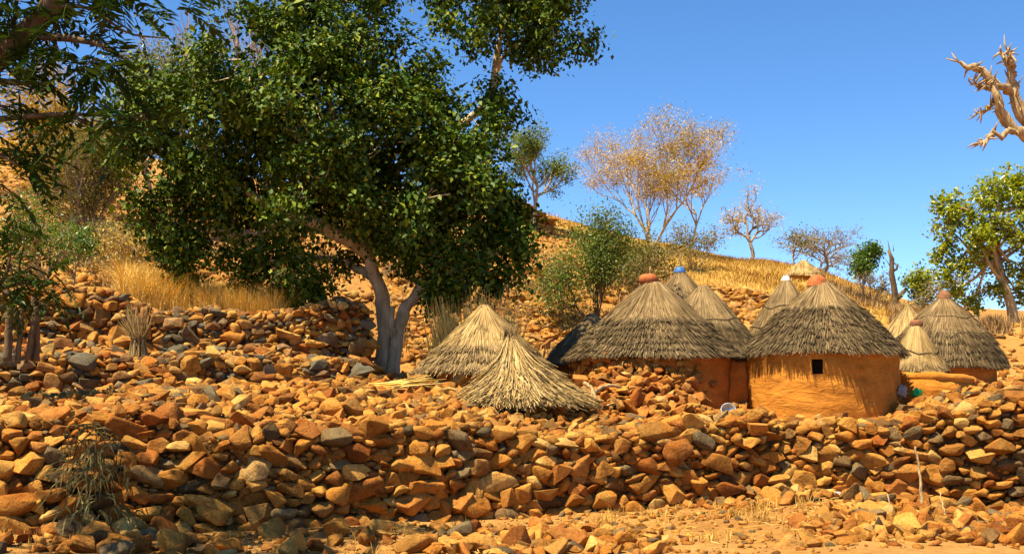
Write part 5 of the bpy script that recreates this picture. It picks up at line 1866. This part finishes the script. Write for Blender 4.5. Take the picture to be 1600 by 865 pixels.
blades('straw_stubble', 'golden straw stubble on the terrace under the fig crown', np.vstack([area([(185, 22.1), (450, 22.2), (450, 23.8), (190, 23.8)], 7500, 301, 0.25, 60), area([(190, 23.8), (440, 23.8), (440, 27), (190, 27)], 4000, 299, 0.28, 60)]), 0.68, 0.013, 0.85, 'straw', 302)
blades('dry_grass', 'golden dry grass covering the slope behind the huts', np.vstack([area([(1060, 37), (1440, 34), (1450, 48), (1250, 60), (1040, 62)], 20000, 303, 0.6, 260), area([(860, 42), (1080, 40), (1080, 62), (850, 66)], 5000, 304, 0.5, 70)]), 0.26, 0.022, 0.9, 'grass', 305)
blades('hill_tufts', 'tufts of dry grass and brush scattered over the stony slope', np.vstack([area([(-100, 26), (480, 26), (560, 46), (-100, 56)], 9000, 306, 0.22, 160), area([(600, 29), (1060, 29.5), (1060, 40), (600, 42)], 7000, 307, 0.2, 110)]), 0.42, 0.022, 0.6, 'brush', 308)
blades('ridge_brush', 'dry brush and weeds along the ridge beyond the huts', np.vstack([area([(1390, 33), (1500, 33), (1500, 38), (1390, 40)], 1800, 309, 0.3, 30), area([(1500, 30.5), (1660, 29.5), (1660, 31.5), (1500, 33)], 1600, 315, 0.2, 24), area([(1290, 44), (1440, 40), (1440, 46), (1290, 48)], 3500, 310, 0.35, 30)]), 0.45, 0.025, 0.6, 'brush', 311)
r0 = np.random.default_rng(330)
mb = MB()
for c in area([(560, 11.2), (1640, 11.2), (1640, 14.5), (1250, 15.2), (800, 14.2), (560, 13.0)], 260, 331):
    a = r0.uniform(0, 6.28)
    L = r0.uniform(0.05, 0.32)
    v = np.array([math.cos(a), math.sin(a), r0.normal(0, 0.12)]) * L / 2
    c = c + [0, 0, 0.035]
    mb.tube([c - v, c + r0.normal(0, 0.01, 3), c + v], [0.004, 0.004, 0.002], 3, cap=False)
o = mb.build('straw_litter', M['straw'], None, kind='stuff')
o['label'] = 'bits of dry straw strewn on the bare dirt'
blades('dirt_grass', 'small dry tufts on the bare dirt before the front walls', np.vstack([area([(600, 12.6), (1300, 13), (1300, 15.2), (800, 14.4), (600, 13.6)], 900, 312, 0.07, 45), area([(0, 11.2), (1640, 11.2), (1640, 13), (0, 12.4)], 700, 313, 0.08, 40)]), 0.16, 0.007, 0.7, 'grass', 314)


def bundle(label, px, row, d, h, r, n, seed, mat='straw', name='straw_sheaf', flare=0.5, tie=0.4):
    r0 = np.random.default_rng(seed)
    c = P(px, row, d)
    t = thing(name, label, 'straw', c, 'straw sheaves')
    mb = MB()
    for k in range(n):
        a, q = r0.uniform(0, 6.28), math.sqrt(r0.uniform())
        b = c + np.array([math.cos(a), math.sin(a), 0]) * r * q
        m = c + np.array([math.cos(a) * r * q * 0.7, math.sin(a) * r * q * 0.7, h * tie])
        fl = flare * r0.uniform(0.2, 1.8)
        e = c + np.array([math.cos(a) * r * q * (1 + fl) - 0.06, math.sin(a) * r * q * (1 + fl), h * r0.uniform(0.45, 1.15)]) + r0.normal(0, 0.06, 3)
        mb.tube([b, m, e], [0.011, 0.010, 0.004], 4, cap=False)
    mb.build('stalks', M[mat], t, kind='stuff')
    mb = MB()
    th = np.linspace(0, 2 * np.pi, 17)
    mb.tube(np.stack([c[0] + r * 0.78 * np.cos(th), c[1] + r * 0.78 * np.sin(th), c[2] + h * tie + 0 * th], 1), 0.014, 5, cap=False)
    mb.build('tie', M['twine'], t)


bundle('pale straw sheaf standing upright against the grey stone terrace', 216, 556, 19.9, 0.8, 0.17, 190, 401, 'thatch_new', flare=0.45)
for k, (lab, px, row, d, h, n, lx, mat) in enumerate((('golden straw heap leaning behind the pale hut roof', 712, 508, 22.2, 0.5, 260, -0.25, 'straw'), ('ragged golden straw heap under the fig crown', 745, 500, 22.4, 0.55, 280, 0.0, 'straw'),
                                                     ('brownish straw heap behind the peak of the pale roof', 782, 505, 22.3, 0.45, 160, 0.2, 'straw'))):
    r0 = np.random.default_rng(410 + k)
    c = P(px, row, d)
    c[2] = min(c[2], Hs(c[0], c[1]) + 0.3)
    hh = zr(row, d) + h - c[2]
    mb = MB()
    for i in range(n):
        b = c + np.array([r0.normal(0, 0.15), r0.normal(0, 0.1), -0.05])
        e = b + np.array([lx * 0.6 * hh + r0.normal(0, 0.12), r0.normal(0, 0.1), hh * r0.uniform(0.45, 1.1)])
        m_ = (b + e) / 2 + r0.normal(0, 0.025, 3)
        mb.tube([b, m_, e], [0.010, 0.009, 0.003], 3, cap=False)
    o = mb.build('straw_heap', M[mat], None, kind='thing')
    tag(o, lab, 'straw', 'straw heaps')

# dried vine hanging on the left bank
r0 = np.random.default_rng(91)
t = thing('vine_plant', 'dried vine plant with drooping strap leaves on the stone bank', 'plant', P(148, 800, 12.6))
mb = MB()
for k in range(46):
    a = P(150 + r0.normal(0, 20), 665 + r0.uniform(0, 90), 12.75 + r0.uniform(-0.1, 0.35))
    pts = [a]
    v = np.array([r0.normal(0, 0.4), -0.3, 0.6])
    for i in range(7):
        v = v + np.array([r0.normal(0, 0.25), -0.03, -0.32])
        a = a + v / np.linalg.norm(v) * 0.085
        a[1] = min(a[1], 12.75)
        pts.append(a)
    mb.tube(np.array(pts), np.linspace(0.009, 0.004, 8), 4, cap=False)
mb.build('stems', M['vine'], t)
mb = MB()
for k in range(95):
    row = r0.uniform(690, 810)
    a = P(146 + r0.normal(0, 22), row, 12.45 + r0.uniform(-0.1, 0.25))
    L = r0.uniform(0.18, 0.4)
    v = np.array([r0.normal(0, 0.5), -0.4, 0.5])
    w = r0.uniform(0.012, 0.024)
    pts = [a]
    for i in range(5):
        v = v + np.array([0, -0.02, -0.42])
        a = a + v / np.linalg.norm(v) * L / 5
        pts.append(a)
    pts = np.array(pts)
    sd = np.cross(v, [0, 1.0, 0.2])
    sd = sd / (np.linalg.norm(sd) + 1e-9) * w / 2
    f = np.array([0.6, 1, 1, 0.9, 0.6, 0.1])[:, None]
    A_, B_ = pts - sd * f, pts + sd * f
    mb.quads(np.stack([A_[:-1], B_[:-1], B_[1:], A_[1:]], 1))
mb.build('leaves', M['vine'], t, kind='stuff')
